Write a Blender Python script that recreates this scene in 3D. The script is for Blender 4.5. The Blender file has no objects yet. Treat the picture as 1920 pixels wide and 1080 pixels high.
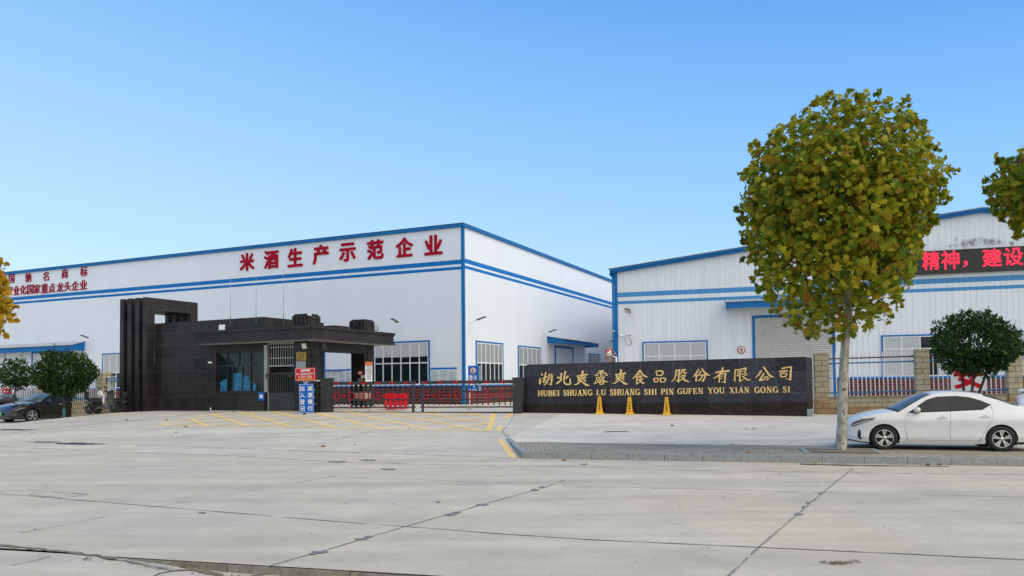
import bpy, bmesh, math, random
from mathutils import Vector, Matrix
from mathutils.geometry import tessellate_polygon
random.seed(7)
S = bpy.context.scene
C = S.collection
R = math.radians
PI = math.pi

# ------------------------------------------------------------------ camera, world, sun, exposure
FPX, EYE, PITCH, ROLL, SHIFT = 1430.0, 1.71, 0.030, 0.010, 137.0
cam = bpy.data.cameras.new('camera')
cam.lens = FPX / 1920 * 36.0
cam.sensor_width = 36.0
cam.shift_y = SHIFT / 1920
cam.clip_start = 0.1
cam.clip_end = 4000
camo = bpy.data.objects.new('camera', cam)
C.objects.link(camo)
CAMROT = Matrix.Rotation(PI / 2 + PITCH, 3, 'X') @ Matrix.Rotation(-ROLL, 3, 'Z')
camo.matrix_world = Matrix.Translation((0, 0, EYE)) @ CAMROT.to_4x4()
S.camera = camo

SUN_EL, SUN_AZ = 48.0, 118.0          # azimuth clockwise from +Y (the viewing direction)
world = bpy.data.worlds.new('World')
S.world = world
world.use_nodes = True
wn = world.node_tree
bg = wn.nodes['Background']
sky = wn.nodes.new('ShaderNodeTexSky')
sky.sky_type = 'NISHITA'
sky.sun_disc = False
sky.sun_elevation = R(SUN_EL)
sky.sun_rotation = R(SUN_AZ)
sky.altitude = 0
sky.air_density = 1.25
sky.dust_density = 0.2
sky.ozone_density = 2.6
hsv = wn.nodes.new('ShaderNodeHueSaturation')
hsv.inputs['Saturation'].default_value = 1.12
wn.links.new(sky.outputs['Color'], hsv.inputs['Color'])
def wmix(fac, a, b):
    o = wn.nodes.new('ShaderNodeMix'); o.data_type = 'RGBA'
    for i, v in ((0, fac), (6, a), (7, b)):
        if isinstance(v, bpy.types.NodeSocket): wn.links.new(v, o.inputs[i])
        elif i == 0: o.inputs[0].default_value = v
        else: o.inputs[i].default_value = (*v, 1)
    return o.outputs[2]
# thin broken cloud added behind the viewpoint, out of view, as neutral fill light
wtc = wn.nodes.new('ShaderNodeTexCoord')
wsep = wn.nodes.new('ShaderNodeSeparateXYZ'); wn.links.new(wtc.outputs['Generated'], wsep.inputs[0])
def wmath(op, a, b, c=None):
    o = wn.nodes.new('ShaderNodeMath'); o.operation = op
    for i, v in enumerate((a, b, c)):
        if v is None: continue
        if isinstance(v, bpy.types.NodeSocket): wn.links.new(v, o.inputs[i])
        else: o.inputs[i].default_value = v
    return o.outputs[0]
# the real sky deepens upwards and towards the east: even out the bright horizon of the model sky with that slope
wt = wmath('MULTIPLY_ADD', wsep.outputs['X'], 0.19, wmath('MULTIPLY', wsep.outputs['Z'], 1.02))
wsl = wn.nodes.new('ShaderNodeValToRGB'); wn.links.new(wmath('MULTIPLY_ADD', wt, 1.0, 0.1), wsl.inputs[0])
we = wsl.color_ramp.elements
we[0].position = 0.08; we[0].color = (0.60, 0.82, 1.0, 1)
we[1].position = 0.60; we[1].color = (0.125, 0.395, 0.93, 1)
for p_, c_ in ((0.30, (0.41, 0.70, 1.0, 1)), (0.46, (0.25, 0.565, 1.0, 1))):
    e_ = we.new(p_); e_.color = c_
wsc = wn.nodes.new('ShaderNodeVectorMath'); wsc.operation = 'SCALE'; wsc.inputs['Scale'].default_value = 4.35
wn.links.new(wsl.outputs[0], wsc.inputs[0])
even = wmix(0.80, hsv.outputs['Color'], wsc.outputs[0])
wno = wn.nodes.new('ShaderNodeTexNoise'); wno.inputs['Scale'].default_value = 2.2; wno.inputs['Detail'].default_value = 6
wn.links.new(wtc.outputs['Generated'], wno.inputs['Vector'])
wma = wn.nodes.new('ShaderNodeMath'); wma.operation = 'MULTIPLY_ADD'
wn.links.new(wno.outputs['Fac'], wma.inputs[0]); wma.inputs[1].default_value = 0.9
wn.links.new(wmath('MULTIPLY_ADD', wsep.outputs['Y'], -0.62, wmath('MULTIPLY_ADD', wsep.outputs['X'], 0.50, -0.16)), wma.inputs[2])
wra = wn.nodes.new('ShaderNodeValToRGB'); wra.color_ramp.elements[0].position = 0.30; wra.color_ramp.elements[1].position = 0.62
wn.links.new(wma.outputs[0], wra.inputs[0])
wn.links.new(wmix(wra.outputs[0], even, (5.9, 5.6, 5.2)), bg.inputs['Color'])
bg.inputs['Strength'].default_value = 0.15
sl = bpy.data.lights.new('sun', 'SUN')
sl.energy = 1.1
sl.angle = R(40)
sl.color = (1.0, 0.92, 0.80)
so = bpy.data.objects.new('sun', sl)
C.objects.link(so)
_td = Vector((math.sin(R(SUN_AZ)) * math.cos(R(SUN_EL)), math.cos(R(SUN_AZ)) * math.cos(R(SUN_EL)), math.sin(R(SUN_EL))))
so.rotation_euler = _td.to_track_quat('Z', 'Y').to_euler()
S.view_settings.view_transform = 'Standard'
S.view_settings.look = 'None'
S.view_settings.exposure = 0.6
S.view_settings.gamma = 1.0

# ------------------------------------------------------------------ measuring helpers
def ray(u, v):
    return CAMROT @ Vector(((u - 960) / FPX, (540 + SHIFT - v) / FPX, -1.0))

CAMP = Vector((0, 0, EYE))

def at(u, v, y):
    d = ray(u, v)
    return CAMP + d * (y / d.y)

class Frame:
    """A vertical wall frame: x to the right along the wall, y into it, z up."""
    def __init__(self, x, y, z, ang):
        self.o = Vector((x, y, z)); self.yaw = ang
        self.M = Matrix.Translation(self.o) @ Matrix.Rotation(ang, 4, 'Z')
        self.I = self.M.inverted()
    def onY(self, u, v, y=0.0):
        o = self.I @ CAMP; d = self.I.to_3x3() @ ray(u, v)
        t = (y - o.y) / d.y
        p = o + d * t
        return p.x, p.z
    def onX(self, u, v, x=0.0):
        o = self.I @ CAMP; d = self.I.to_3x3() @ ray(u, v)
        t = (x - o.x) / d.x
        p = o + d * t
        return p.y, p.z

# road frame: s along the road (to the right), n away from the camera
RS = Vector((0.966, -0.259)); RN = Vector((0.259, 0.966))
RYAW = math.atan2(-0.259, 0.966)
def sn(x, y): return x * RS.x + y * RS.y, x * RN.x + y * RN.y
def xy(s, n): return Vector((RS.x * s + RN.x * n, RS.y * s + RN.y * n))
def sst(a, b, t):
    t = min(1, max(0, (t - a) / (b - a))); return t * t * (3 - 2 * t)
def zsite(s):
    s = min(8, max(-28, s)) + 15.5
    return 0.63 - 0.0084 * s if s > 0 else 0.63 + 0.005 * s
def zback(s):
    z = zsite(s)
    m = sst(-27.0, -29.0, s)
    return z * (1 - m) + 0.16 * m
def gz(s, n):
    if n <= 17: return 0.0
    if n < 29: return zback(s) * (n - 17) / 12
    if n < 33: return zback(s)
    m = sst(33, 37, n)
    return zback(s) * (1 - m) + zsite(s) * m
def zpave(s, n):
    return 0.14 + (gz(s, 20.0) - 0.14) * (n - 17.0) / 3.0
def G(u, v, f=gz):
    z = 0.0
    for _ in range(25):
        d = ray(u, v); t = (z - EYE) / d.z
        p = CAMP + d * t
        z = f(*sn(p.x, p.y))
    return Vector((p.x, p.y, z))
def GZ(x, y): return gz(*sn(x, y))

# ------------------------------------------------------------------ object helpers
def tag(o, label=None, cat=None, group=None, kind=None):
    if label: o['label'] = label
    if cat: o['category'] = cat
    if group: o['group'] = group
    if kind: o['kind'] = kind
    return o

def thing(name, label, cat, loc=(0, 0, 0), rz=0.0, group=None):
    o = bpy.data.objects.new(name, None)
    o.empty_display_size = 0.2
    C.objects.link(o)
    o.location = loc; o.rotation_euler = (0, 0, rz)
    return tag(o, label, cat, group)

def copy_tree(o, parent=None):
    c = o.copy(); C.objects.link(c); c.parent = parent
    for ch in list(o.children): copy_tree(ch, c)
    return c

class MB:
    """Collects shapes in one bmesh, built as ONE mesh object."""
    def __init__(self): self.b = bmesh.new(); self.mi = 0
    def _f(self, vs, smooth=False):
        try:
            f = self.b.faces.new(vs); f.material_index = self.mi; f.smooth = smooth; return f
        except ValueError: return None
    def v(self, p): return self.b.verts.new(p)
    def box(self, x0, x1, y0, y1, z0, z1, M=None):
        P = [Vector((x, y, z)) for z in (z0, z1) for y in (y0, y1) for x in (x0, x1)]
        if M is not None: P = [M @ p for p in P]
        V = [self.v(p) for p in P]
        for q in ((0, 2, 3, 1), (4, 5, 7, 6), (0, 1, 5, 4), (2, 6, 7, 3), (0, 4, 6, 2), (1, 3, 7, 5)):
            self._f([V[i] for i in q])
        return self
    def bbox(self, x0, x1, y0, y1, z0, z1, r=0.02, seg=2, M=None):
        """box with rounded edges"""
        t = bmesh.new(); bmesh.ops.create_cube(t, size=1)
        for q in t.verts: q.co = Vector(((x0 + x1) / 2 + q.co.x * (x1 - x0), (y0 + y1) / 2 + q.co.y * (y1 - y0), (z0 + z1) / 2 + q.co.z * (z1 - z0)))
        bmesh.ops.bevel(t, geom=t.edges[:], offset=r, segments=seg, affect='EDGES', profile=0.5)
        self.join(t, M, smooth=False); return self
    def join(self, t, M=None, smooth=False):
        m = {}
        for q in t.verts: m[q] = self.v(M @ q.co if M is not None else q.co)
        for f in t.faces: self._f([m[q] for q in f.verts], smooth)
        t.free()
    def poly(self, pts):
        return self._f([self.v(p) for p in pts])
    def prism(self, pts, d, M=None):
        """extrude a polygon of 3D points along vector d (concave allowed)"""
        pts = [Vector(p) for p in pts]; d = Vector(d)
        tri = tessellate_polygon([pts])
        A = [self.v(M @ p if M is not None else p) for p in pts]
        B = [self.v(M @ (p + d) if M is not None else p + d) for p in pts]
        for t in tri:
            self._f([A[i] for i in t]); self._f([B[i] for i in reversed(t)])
        n = len(pts)
        for i in range(n):
            j = (i + 1) % n; self._f([A[i], B[i], B[j], A[j]])
        return self
    def tube(self, pts, r, n=8, cap=True, smooth=True):
        pts = [Vector(p) for p in pts]
        rs = r if isinstance(r, (list, tuple)) else [r] * len(pts)
        rings = []; up = None
        for i, p in enumerate(pts):
            d = (pts[min(i + 1, len(pts) - 1)] - pts[max(i - 1, 0)]).normalized()
            if up is None:
                up = Vector((0, 0, 1)) if abs(d.z) < 0.9 else Vector((1, 0, 0))
            a = d.cross(up).normalized(); b = a.cross(d).normalized(); up = b
            rings.append([self.v(p + a * (math.cos(k * 2 * PI / n) * rs[i]) + b * (math.sin(k * 2 * PI / n) * rs[i])) for k in range(n)])
        for A, B in zip(rings, rings[1:]):
            for k in range(n): self._f([A[k], A[(k + 1) % n], B[(k + 1) % n], B[k]], smooth)
        if cap:
            self._f(list(reversed(rings[0]))); self._f(rings[-1])
        return self
    def lathe(self, prof, n=24, M=None, smooth=True):
        """profile of (radius, height) round local z"""
        rings = []
        for r_, z in prof:
            ring = []
            for k in range(n):
                p = Vector((r_ * math.cos(k * 2 * PI / n), r_ * math.sin(k * 2 * PI / n), z))
                ring.append(self.v(M @ p if M is not None else p))
            rings.append(ring)
        for A, B in zip(rings, rings[1:]):
            for k in range(n): self._f([A[k], A[(k + 1) % n], B[(k + 1) % n], B[k]], smooth)
        return self
    def grid(self, rows, smooth=True):
        V = [[self.v(p) for p in r_] for r_ in rows]
        for A, B in zip(V, V[1:]):
            for k in range(len(A) - 1): self._f([A[k], A[k + 1], B[k + 1], B[k]], smooth)
        return self
    def sphere(self, c, rx, ry, rz, n=12, M=None):
        t = bmesh.new(); bmesh.ops.create_uvsphere(t, u_segments=n, v_segments=max(6, n // 2 + 2), radius=1)
        for q in t.verts: q.co = Vector((c[0] + q.co.x * rx, c[1] + q.co.y * ry, c[2] + q.co.z * rz))
        self.join(t, M, smooth=True); return self
    def build(self, name, mat, parent=None, recalc=True):
        if recalc: bmesh.ops.recalc_face_normals(self.b, faces=self.b.faces[:])
        me = bpy.data.meshes.new(name); self.b.to_mesh(me); self.b.free()
        for m in (mat if isinstance(mat, (list, tuple)) else [mat]): me.materials.append(m)
        o = bpy.data.objects.new(name, me); C.objects.link(o)
        if parent is not None: o.parent = parent
        return o

def bx(name, mat, parent, *a, r=None):
    m = MB()
    if r: m.bbox(*a, r=r)
    else: m.box(*a)
    return m.build(name, mat, parent)

# ------------------------------------------------------------------ materials
class N:
    def __init__(self, name):
        self.m = bpy.data.materials.new(name); self.m.use_nodes = True
        self.t = self.m.node_tree; self.p = self.t.nodes['Principled BSDF']
        self.co = None
    def n(self, typ, **kw):
        o = self.t.nodes.new('ShaderNode' + typ)
        for k, v in kw.items():
            if k in o.inputs: 
                self.set(o.inputs[k], v)
            else: setattr(o, k, v)
        return o
    def set(self, sock, v):
        if hasattr(v, 'is_output') or isinstance(v, bpy.types.NodeSocket): self.t.links.new(v, sock)
        else: sock.default_value = v
    def obj(self, scale=(1, 1, 1), rz=0.0):
        tc = self.n('TexCoord')
        mp = self.n('Mapping'); self.t.links.new(tc.outputs['Object'], mp.inputs[0])
        mp.inputs['Scale'].default_value = scale; mp.inputs['Rotation'].default_value = (0, 0, rz)
        return mp.outputs[0]
    def noise(self, vec, scale, detail=4, rough=0.55):
        o = self.n('TexNoise'); self.t.links.new(vec, o.inputs['Vector'])
        o.inputs['Scale'].default_value = scale; o.inputs['Detail'].default_value = detail; o.inputs['Roughness'].default_value = rough
        return o.outputs['Fac']
    def ramp(self, fac, stops):
        o = self.n('ValToRGB'); self.t.links.new(fac, o.inputs[0])
        e = o.color_ramp.elements
        while len(e) < len(stops): e.new(0.5)
        for x, (p, c) in zip(e, stops):
            x.position = p; x.color = (c, c, c, 1) if isinstance(c, (int, float)) else (*c, 1)
        return o.outputs[0]
    def mix(self, fac, a, b, mode='MIX'):
        o = self.n('Mix', data_type='RGBA', blend_type=mode)
        for i, v in ((0, fac), (6, a), (7, b)):
            s = o.inputs[i]
            if isinstance(v, bpy.types.NodeSocket): self.t.links.new(v, s)
            elif i == 0: s.default_value = v
            else: s.default_value = (*v, 1) if len(v) == 3 else v
        return o.outputs[2]
    def bump(self, h, strength=0.3, dist=0.01):
        o = self.n('Bump'); self.t.links.new(h, o.inputs['Height'])
        o.inputs['Strength'].default_value = strength; o.inputs['Distance'].default_value = dist
        self.t.links.new(o.outputs[0], self.p.inputs['Normal'])
    def col(self, c): self.set(self.p.inputs['Base Color'], (*c, 1) if isinstance(c, tuple) else c)
    def rough(self, r_): self.set(self.p.inputs['Roughness'], r_)

def simple(name, c, rough=0.5, metal=0.0, var=0.12, scale=3.0, coat=0.0, spec=None):
    k = N(name); v = k.obj()
    f = k.ramp(k.noise(v, scale, 5, 0.6), [(0.3, tuple(max(0, x * (1 - var)) for x in c)), (0.7, tuple(min(1, x * (1 + var)) for x in c))])
    k.col(f); k.rough(rough); k.p.inputs['Metallic'].default_value = metal
    if coat: k.p.inputs['Coat Weight'].default_value = coat; k.p.inputs['Coat Roughness'].default_value = 0.04
    if spec is not None: k.p.inputs['Specular IOR Level'].default_value = spec
    return k.m

def mat_concrete(name, base, warm, streak=True, bright=1.0, rz=-RYAW):
    k = N(name); v = k.obj(rz=rz); vs = k.obj((0.12, 1.6, 1), rz=rz)
    big = k.noise(v, 0.16, 3, 0.5); med = k.noise(v, 1.1, 6, 0.62); fine = k.noise(v, 30, 4, 0.7); st = k.noise(vs, 1.4, 6, 0.65)
    c = k.mix(k.ramp(big, [(0.36, 0.0), (0.64, 1.0)]), base, warm)
    c = k.mix(0.6, c, k.ramp(med, [(0.3, 0.76), (0.7, 1.12)]), 'MULTIPLY')
    c = k.mix(0.8, c, k.ramp(k.noise(k.obj((.05, .5, 1), rz=rz), 1.3, 5, .6), [(.36, .86), (.6, 1.05)]), 'MULTIPLY')
    if streak: c = k.mix(0.62, c, k.ramp(st, [(0.33, 0.84), (0.62, 1.06)]), 'MULTIPLY')
    c = k.mix(0.7, c, k.ramp(fine, [(0.25, 0.78), (0.75, 1.18)]), 'MULTIPLY')
    spots = k.noise(v, 5.5, 3, 0.5)
    c = k.mix(k.ramp(spots, [(0.70, 0.0), (0.76, 0.5)]), c, tuple(x * 0.55 for x in base))
    k.col(c); k.rough(0.85); k.bump(k.noise(v, 45, 4, 0.7), 0.25, 0.01)
    return k.m

def mat_granite(name, dark, brown, tile=(0.8, 0.6), rough=0.3, horiz=True, yz=False):
    k = N(name); v = k.obj()
    sp = k.noise(v, 38, 3, 0.8); big = k.noise(v, 2.2, 4, 0.6)
    c = k.mix(k.ramp(sp, [(0.42, 0.0), (0.66, 1.0)]), dark, brown)
    c = k.mix(.75, c, k.ramp(k.noise(v, 11, 4, .75), [(.36, .6), (.52, .98), (.66, 1.6)]), 'MULTIPLY')
    c = k.mix(0.6, c, k.ramp(big, [(0.3, 0.7), (0.7, 1.35)]), 'MULTIPLY')
    # thin joints between slabs, on x+y and z
    sx = k.n('SeparateXYZ'); k.t.links.new(v, sx.inputs[0])
    add = k.n('Math', operation='ADD'); k.t.links.new(sx.outputs[0], add.inputs[0]); k.t.links.new(sx.outputs[1], add.inputs[1])
    cb = k.n('CombineXYZ'); k.t.links.new(add.outputs[0], cb.inputs[0]); k.t.links.new(sx.outputs[2], cb.inputs[1])
    br = k.n('TexBrick', offset=0.0, squash=1.0); k.t.links.new(cb.outputs[0], br.inputs['Vector'])
    br.inputs['Color1'].default_value = (0.68, 0.68, 0.68, 1); br.inputs['Color2'].default_value = (1.3, 1.26, 1.26, 1)
    br.inputs['Mortar'].default_value = (2.6, 2.6, 2.7, 1)
    br.inputs['Scale'].default_value = 1.0; br.inputs['Mortar Size'].default_value = 0.007
    br.inputs['Brick Width'].default_value = tile[0]; br.inputs['Row Height'].default_value = tile[1]
    c = k.mix(1.0, c, br.outputs['Color'], 'MULTIPLY')
    k.col(c); k.rough(k.ramp(big, [(0.3, rough), (0.7, rough + 0.18)]))
    k.p.inputs['Specular IOR Level'].default_value = 0.24
    return k.m

def mat_panel(name, base, pitch, line=0.9, axis_sum=True, dirt=0.1, width=0.02):
    """painted steel cladding with upright joints"""
    k = N(name); v = k.obj()
    sx = k.n('SeparateXYZ'); k.t.links.new(v, sx.inputs[0])
    add = k.n('Math', operation='ADD'); k.t.links.new(sx.outputs[0], add.inputs[0]); k.t.links.new(sx.outputs[1], add.inputs[1])
    dv = k.n('Math', operation='DIVIDE'); k.t.links.new(add.outputs[0], dv.inputs[0]); dv.inputs[1].default_value = pitch
    fr = k.n('Math', operation='FRACT'); k.t.links.new(dv.outputs[0], fr.inputs[0])
    lt = k.n('Math', operation='LESS_THAN'); k.t.links.new(fr.outputs[0], lt.inputs[0]); lt.inputs[1].default_value = width
    fl = k.n('Math', operation='FLOOR'); k.t.links.new(dv.outputs[0], fl.inputs[0])
    wn_ = k.n('TexWhiteNoise', noise_dimensions='1D'); k.t.links.new(fl.outputs[0], wn_.inputs['W'])
    c = k.mix(k.ramp(wn_.outputs['Value'], [(0.0, 0.0), (1.0, 1.0)]), tuple(x * 0.988 for x in base), tuple(min(1, x * 1.008) for x in base))
    vz = k.obj((1.2, 1.2, 0.12))
    c = k.mix(dirt * 2.2, c, k.ramp(k.noise(vz, 2.0, 5, 0.65), [(0.34, 0.66), (0.62, 1.0)]), 'MULTIPLY')
    c = k.mix(0.25, c, k.ramp(k.noise(v, 0.25, 3), [(0.3, 0.9), (0.7, 1.05)]), 'MULTIPLY')
    c = k.mix(lt.outputs[0], c, tuple(x * line for x in base))
    k.col(c); k.rough(0.42); k.bump(k.noise(v, 0.9, 2), 0.12, 0.05)
    return k.m

def mat_brick(name, c1, c2, mortar, bw, rh, ms, rough=0.7, flat=False, off=0.5, bumpy=0.3, spec=0.2):
    k = N(name); k.p.inputs['Specular IOR Level'].default_value = spec; v = k.obj()
    if flat: vec = v
    else:
        sx = k.n('SeparateXYZ'); k.t.links.new(v, sx.inputs[0])
        add = k.n('Math', operation='ADD'); k.t.links.new(sx.outputs[0], add.inputs[0]); k.t.links.new(sx.outputs[1], add.inputs[1])
        cb = k.n('CombineXYZ'); k.t.links.new(add.outputs[0], cb.inputs[0]); k.t.links.new(sx.outputs[2], cb.inputs[1]); vec = cb.outputs[0]
    br = k.n('TexBrick', offset=off); k.t.links.new(vec, br.inputs['Vector'])
    br.inputs['Color1'].default_value = (*c1, 1); br.inputs['Color2'].default_value = (*c2, 1); br.inputs['Mortar'].default_value = (*mortar, 1)
    br.inputs['Scale'].default_value = 1; br.inputs['Mortar Size'].default_value = ms; br.inputs['Brick Width'].default_value = bw; br.inputs['Row Height'].default_value = rh
    c = k.mix(0.7, br.outputs['Color'], k.ramp(k.noise(v, 6, 6, 0.65), [(0.3, 0.68), (0.7, 1.22)]), 'MULTIPLY')
    c = k.mix(0.6, c, k.ramp(k.noise(v, 0.7, 4, 0.6), [(0.3, 0.72), (0.7, 1.15)]), 'MULTIPLY')
    k.col(c); k.rough(rough)
    mr = k.n('Math', operation='MULTIPLY_ADD'); k.t.links.new(br.outputs['Fac'], mr.inputs[0]); mr.inputs[1].default_value = -1.0
    k.t.links.new(k.noise(v, 14, 4), mr.inputs[2])
    k.bump(mr.outputs[0], bumpy, 0.02)
    return k.m

def mat_leaf(name, stops, trans=0.35, rough=0.5):
    k = N(name)
    ge = k.n('NewGeometry')
    c = k.ramp(ge.outputs['Random Per Island'], stops)
    v = k.obj(); c = k.mix(0.5, c, k.ramp(k.noise(v, 0.9, 2), [(0.35, 0.62), (0.65, 1.2)]), 'MULTIPLY')
    k.col(c); k.rough(rough); k.p.inputs['Specular IOR Level'].default_value = 0.15
    tr = k.n('BsdfTranslucent'); k.t.links.new(c, tr.inputs['Color'])
    ms = k.n('MixShader'); ms.inputs[0].default_value = trans
    k.t.links.new(k.p.outputs[0], ms.inputs[1]); k.t.links.new(tr.outputs[0], ms.inputs[2])
    k.t.links.new(ms.outputs[0], k.t.nodes['Material Output'].inputs['Surface'])
    return k.m

def mat_glass_dark(name, c=(0.008, 0.017, 0.019), rough=0.05, spec=0.3):
    k = N(name); v = k.obj()
    k.col(k.ramp(k.noise(v, 1.3, 3), [(0.3, tuple(x * 0.5 for x in c)), (0.7, tuple(x * 1.6 for x in c))]))
    k.rough(rough); k.p.inputs['Specular IOR Level'].default_value = spec
    return k.m

def mat_bark(name):
    k = N(name); v = k.obj((1, 1, 0.45))
    c = k.ramp(k.noise(v, 9, 5, 0.6), [(0.36, (0.22, 0.205, 0.165)), (0.50, (0.38, 0.37, 0.32)), (0.7, (0.50, 0.49, 0.44))])
    c = k.mix(k.ramp(k.noise(k.obj((1, 1, 0.6)), 14, 3, 0.5), [(0.61, 0.0), (0.65, 1.0)]), c, (0.11, 0.085, 0.06))
    k.col(c); k.rough(0.85); k.bump(k.noise(v, 20, 4), 0.4, 0.01); return k.m

def mat_emit(name, c, e):
    k = N(name); k.col((0.02, 0.0, 0.0)); k.p.inputs['Emission Color'].default_value = (*c, 1); k.p.inputs['Emission Strength'].default_value = e; k.rough(0.5); return k.m

M = {}
M['road'] = mat_concrete('road_concrete', (0.515, 0.465, 0.37), (0.565, 0.485, 0.36))
M['drive'] = mat_concrete('driveway_concrete', (0.545, 0.495, 0.405), (0.575, 0.51, 0.395))
M['apron'] = mat_concrete('apron_concrete', (0.655, 0.60, 0.50), (0.67, 0.59, 0.455))
M['near'] = mat_concrete('near_pavement_concrete', (0.51, 0.465, 0.385), (0.54, 0.48, 0.375))
M['earth'] = mat_concrete('earth', (0.14, 0.15, 0.11), (0.11, 0.13, 0.08), streak=False)
M['paver'] = mat_brick('grey_pavers', (0.35, 0.32, 0.255), (0.48, 0.43, 0.335), (0.15, 0.135, 0.10), 0.22, 0.11, 0.012, 0.95, flat=True, spec=.08)
M['kerb'] = simple('kerb_granite', (0.27, 0.29, 0.285), 0.75, var=0.2, scale=12)
M['joint'] = simple('joint_sealant', (0.215, 0.21, 0.205), 0.9, var=0.3, scale=9)
M['crackdirt'] = simple('crack_dirt', (0.17, 0.145, 0.10), 0.95, var=0.4, scale=14)
M['puddle'] = simple('wet_dirt', (0.035, 0.034, 0.032), 0.25, var=0.3)
M['yellow'] = mat_concrete('worn_yellow_paint', (0.84, 0.55, 0.15), (0.84, 0.60, 0.26), streak=False)
M['yellow_faint'] = mat_concrete('faded_yellow_paint', (0.46, 0.38, 0.22), (0.42, 0.38, 0.27), streak=False)
M['wallL'] = mat_panel('white_flat_cladding', (0.745, 0.80, 0.87), 1.0, 0.93, dirt=0.02, width=0.012)
M['wallR'] = mat_panel('white_ribbed_cladding', (0.69, 0.755, 0.83), 0.30, 0.93, dirt=0.12, width=0.07)
M['blue'] = simple('blue_trim_paint', (0.003, 0.135, 0.40), 0.55, var=0.12, spec=.25)
M['bluestripe'] = simple('blue_stripe_paint', (0.002, 0.16, 0.50), 0.55, var=0.08, spec=.2)
M['bluestripeR'] = mat_panel('faded_blue_stripe_paint', (0.04, 0.26, 0.58), 0.30, 0.75, dirt=0.12, width=0.07)
M['red'] = simple('red_sign_paint', (0.37, 0.002, 0.022), 0.6, var=0.1, spec=.12)
M['redletter2'] = simple('dull_red_sign_paint', (0.31, 0.010, 0.05), 0.6, var=0.15, spec=.12)
M['brightred'] = simple('bright_red_plastic', (0.56, 0.004, 0.014), 0.5, var=0.1, spec=.2)
M['reflred'] = simple('red_reflector', (0.40, 0.004, 0.012), 0.5, var=0.1, spec=.2)
M['white'] = simple('white_paint', (0.74, 0.75, 0.76), 0.45, var=0.04)
M['whiteframe'] = simple('white_window_frame', (0.68, 0.70, 0.74), 0.4, var=0.04)
M['curtain'] = simple('pale_curtain', (0.40, 0.445, 0.47), 0.35, var=0.08, scale=2)
M['curtain_folds'] = mat_panel('folded_curtain', (0.33, 0.38, 0.40), 0.16, 0.6, dirt=0.25, width=0.22)
M['blind'] = simple('grey_blind', (0.46, 0.47, 0.50), 0.4, var=0.05, scale=2)
M['glass'] = mat_glass_dark('dark_glass')
M['carglass'] = mat_glass_dark('tinted_car_glass', (0.010, 0.014, 0.017), 0.03, 0.5)
M['windscreen'] = mat_glass_dark('windscreen_glass', (0.10, 0.13, 0.14), 0.03, 0.6)
M['granite'] = mat_granite('brown_black_granite', (0.013, 0.0135, 0.0155), (0.050, 0.042, 0.043), (1.0, 0.62), 0.34)
M['granite_wall'] = mat_granite('grey_black_granite', (0.018, 0.021, 0.030), (0.064, 0.064, 0.082), (1.2, 0.735), 0.4)
M['granite_base'] = mat_granite('dark_base_granite', (0.007, 0.007, 0.007), (0.045, 0.03, 0.024), (1.2, 3.0), 0.22)
M['soffit'] = simple('grey_soffit', (0.42, 0.42, 0.41), 0.8, var=0.1)
M['steel'] = simple('brushed_steel', (0.36, 0.36, 0.345), 0.4, 0.6, var=0.12)
M['darksteel'] = simple('charcoal_steel', (0.022, 0.027, 0.029), 0.42, var=0.2)
M['black'] = simple('black_plastic', (0.012, 0.012, 0.013), 0.45, var=0.2)
M['rubber'] = simple('tyre_rubber', (0.018, 0.018, 0.019), 0.8, var=0.2, scale=10)
M['gold'] = simple('gold_leaf', (0.80, 0.56, 0.22), 0.42, 0.30, var=0.12, scale=5)
M['brass'] = simple('brass_plate', (0.38, 0.25, 0.05), 0.35, 0.7, var=0.3)
M['brick'] = mat_brick('maroon_tiles', (0.085, 0.013, 0.016), (0.12, 0.02, 0.022), (0.22, 0.16, 0.16), 0.36, 0.17, 0.014, 0.4, bumpy=0.1)
M['stone'] = mat_brick('buff_stone_blocks', (0.44, 0.38, 0.25), (0.52, 0.46, 0.33), (0.20, 0.17, 0.12), 0.46, 0.20, 0.012, 0.9, bumpy=0.6)
M['stone_tan'] = mat_brick('tan_stone_blocks', (0.42, 0.27, 0.14), (0.46, 0.33, 0.18), (0.2, 0.15, 0.1), 0.46, 0.20, 0.012, 0.9, bumpy=0.6)
M['shutter'] = simple('grey_shutter', (0.46, 0.475, 0.48), 0.5, 0.3, var=0.08)
M['cone'] = simple('yellow_plastic', (0.78, 0.42, 0.012), 0.45, var=0.08)
M['signblue'] = simple('sign_blue', (0.006, 0.13, 0.55), 0.5, var=0.08, spec=.2)
M['signpale'] = simple('notice_paper', (0.60, 0.66, 0.72), 0.5, var=0.05)
M['signgrey'] = simple('notice_print', (0.26, 0.30, 0.35), 0.6, var=0.2, scale=20)
M['orange'] = simple('orange_print', (0.62, 0.14, 0.03), 0.5)
M['ledboard'] = simple('led_board_black', (0.02, 0.019, 0.022), 0.6, var=0.2, scale=30)
M['led'] = mat_emit('red_led_light', (1.0, 0.015, 0.06), 0.95)
M['lampglass'] = simple('lamp_lens', (0.62, 0.64, 0.58), 0.25, var=0.1)
M['carwhite'] = simple('pearl_white_car_paint', (0.76, 0.77, 0.79), 0.28, var=0.02, coat=0.8)
M['carblack'] = simple('black_car_paint', (0.008, 0.009, 0.012), 0.22, var=0.1, coat=0.9)
M['cargrey'] = simple('dark_grey_car_paint', (0.018, 0.018, 0.022), 0.25, var=0.1, coat=0.9)
M['alloy'] = simple('machined_alloy', (0.62, 0.63, 0.64), 0.3, 0.7, var=0.1)
M['headlamp'] = simple('headlamp_lens', (0.10, 0.11, 0.12), 0.08, var=0.6, scale=25, coat=1.0)
M['plategreen'] = simple('green_plate', (0.10, 0.62, 0.25), 0.5, var=0.25, scale=14)
M['bark'] = mat_bark('pale_plane_bark')
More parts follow.
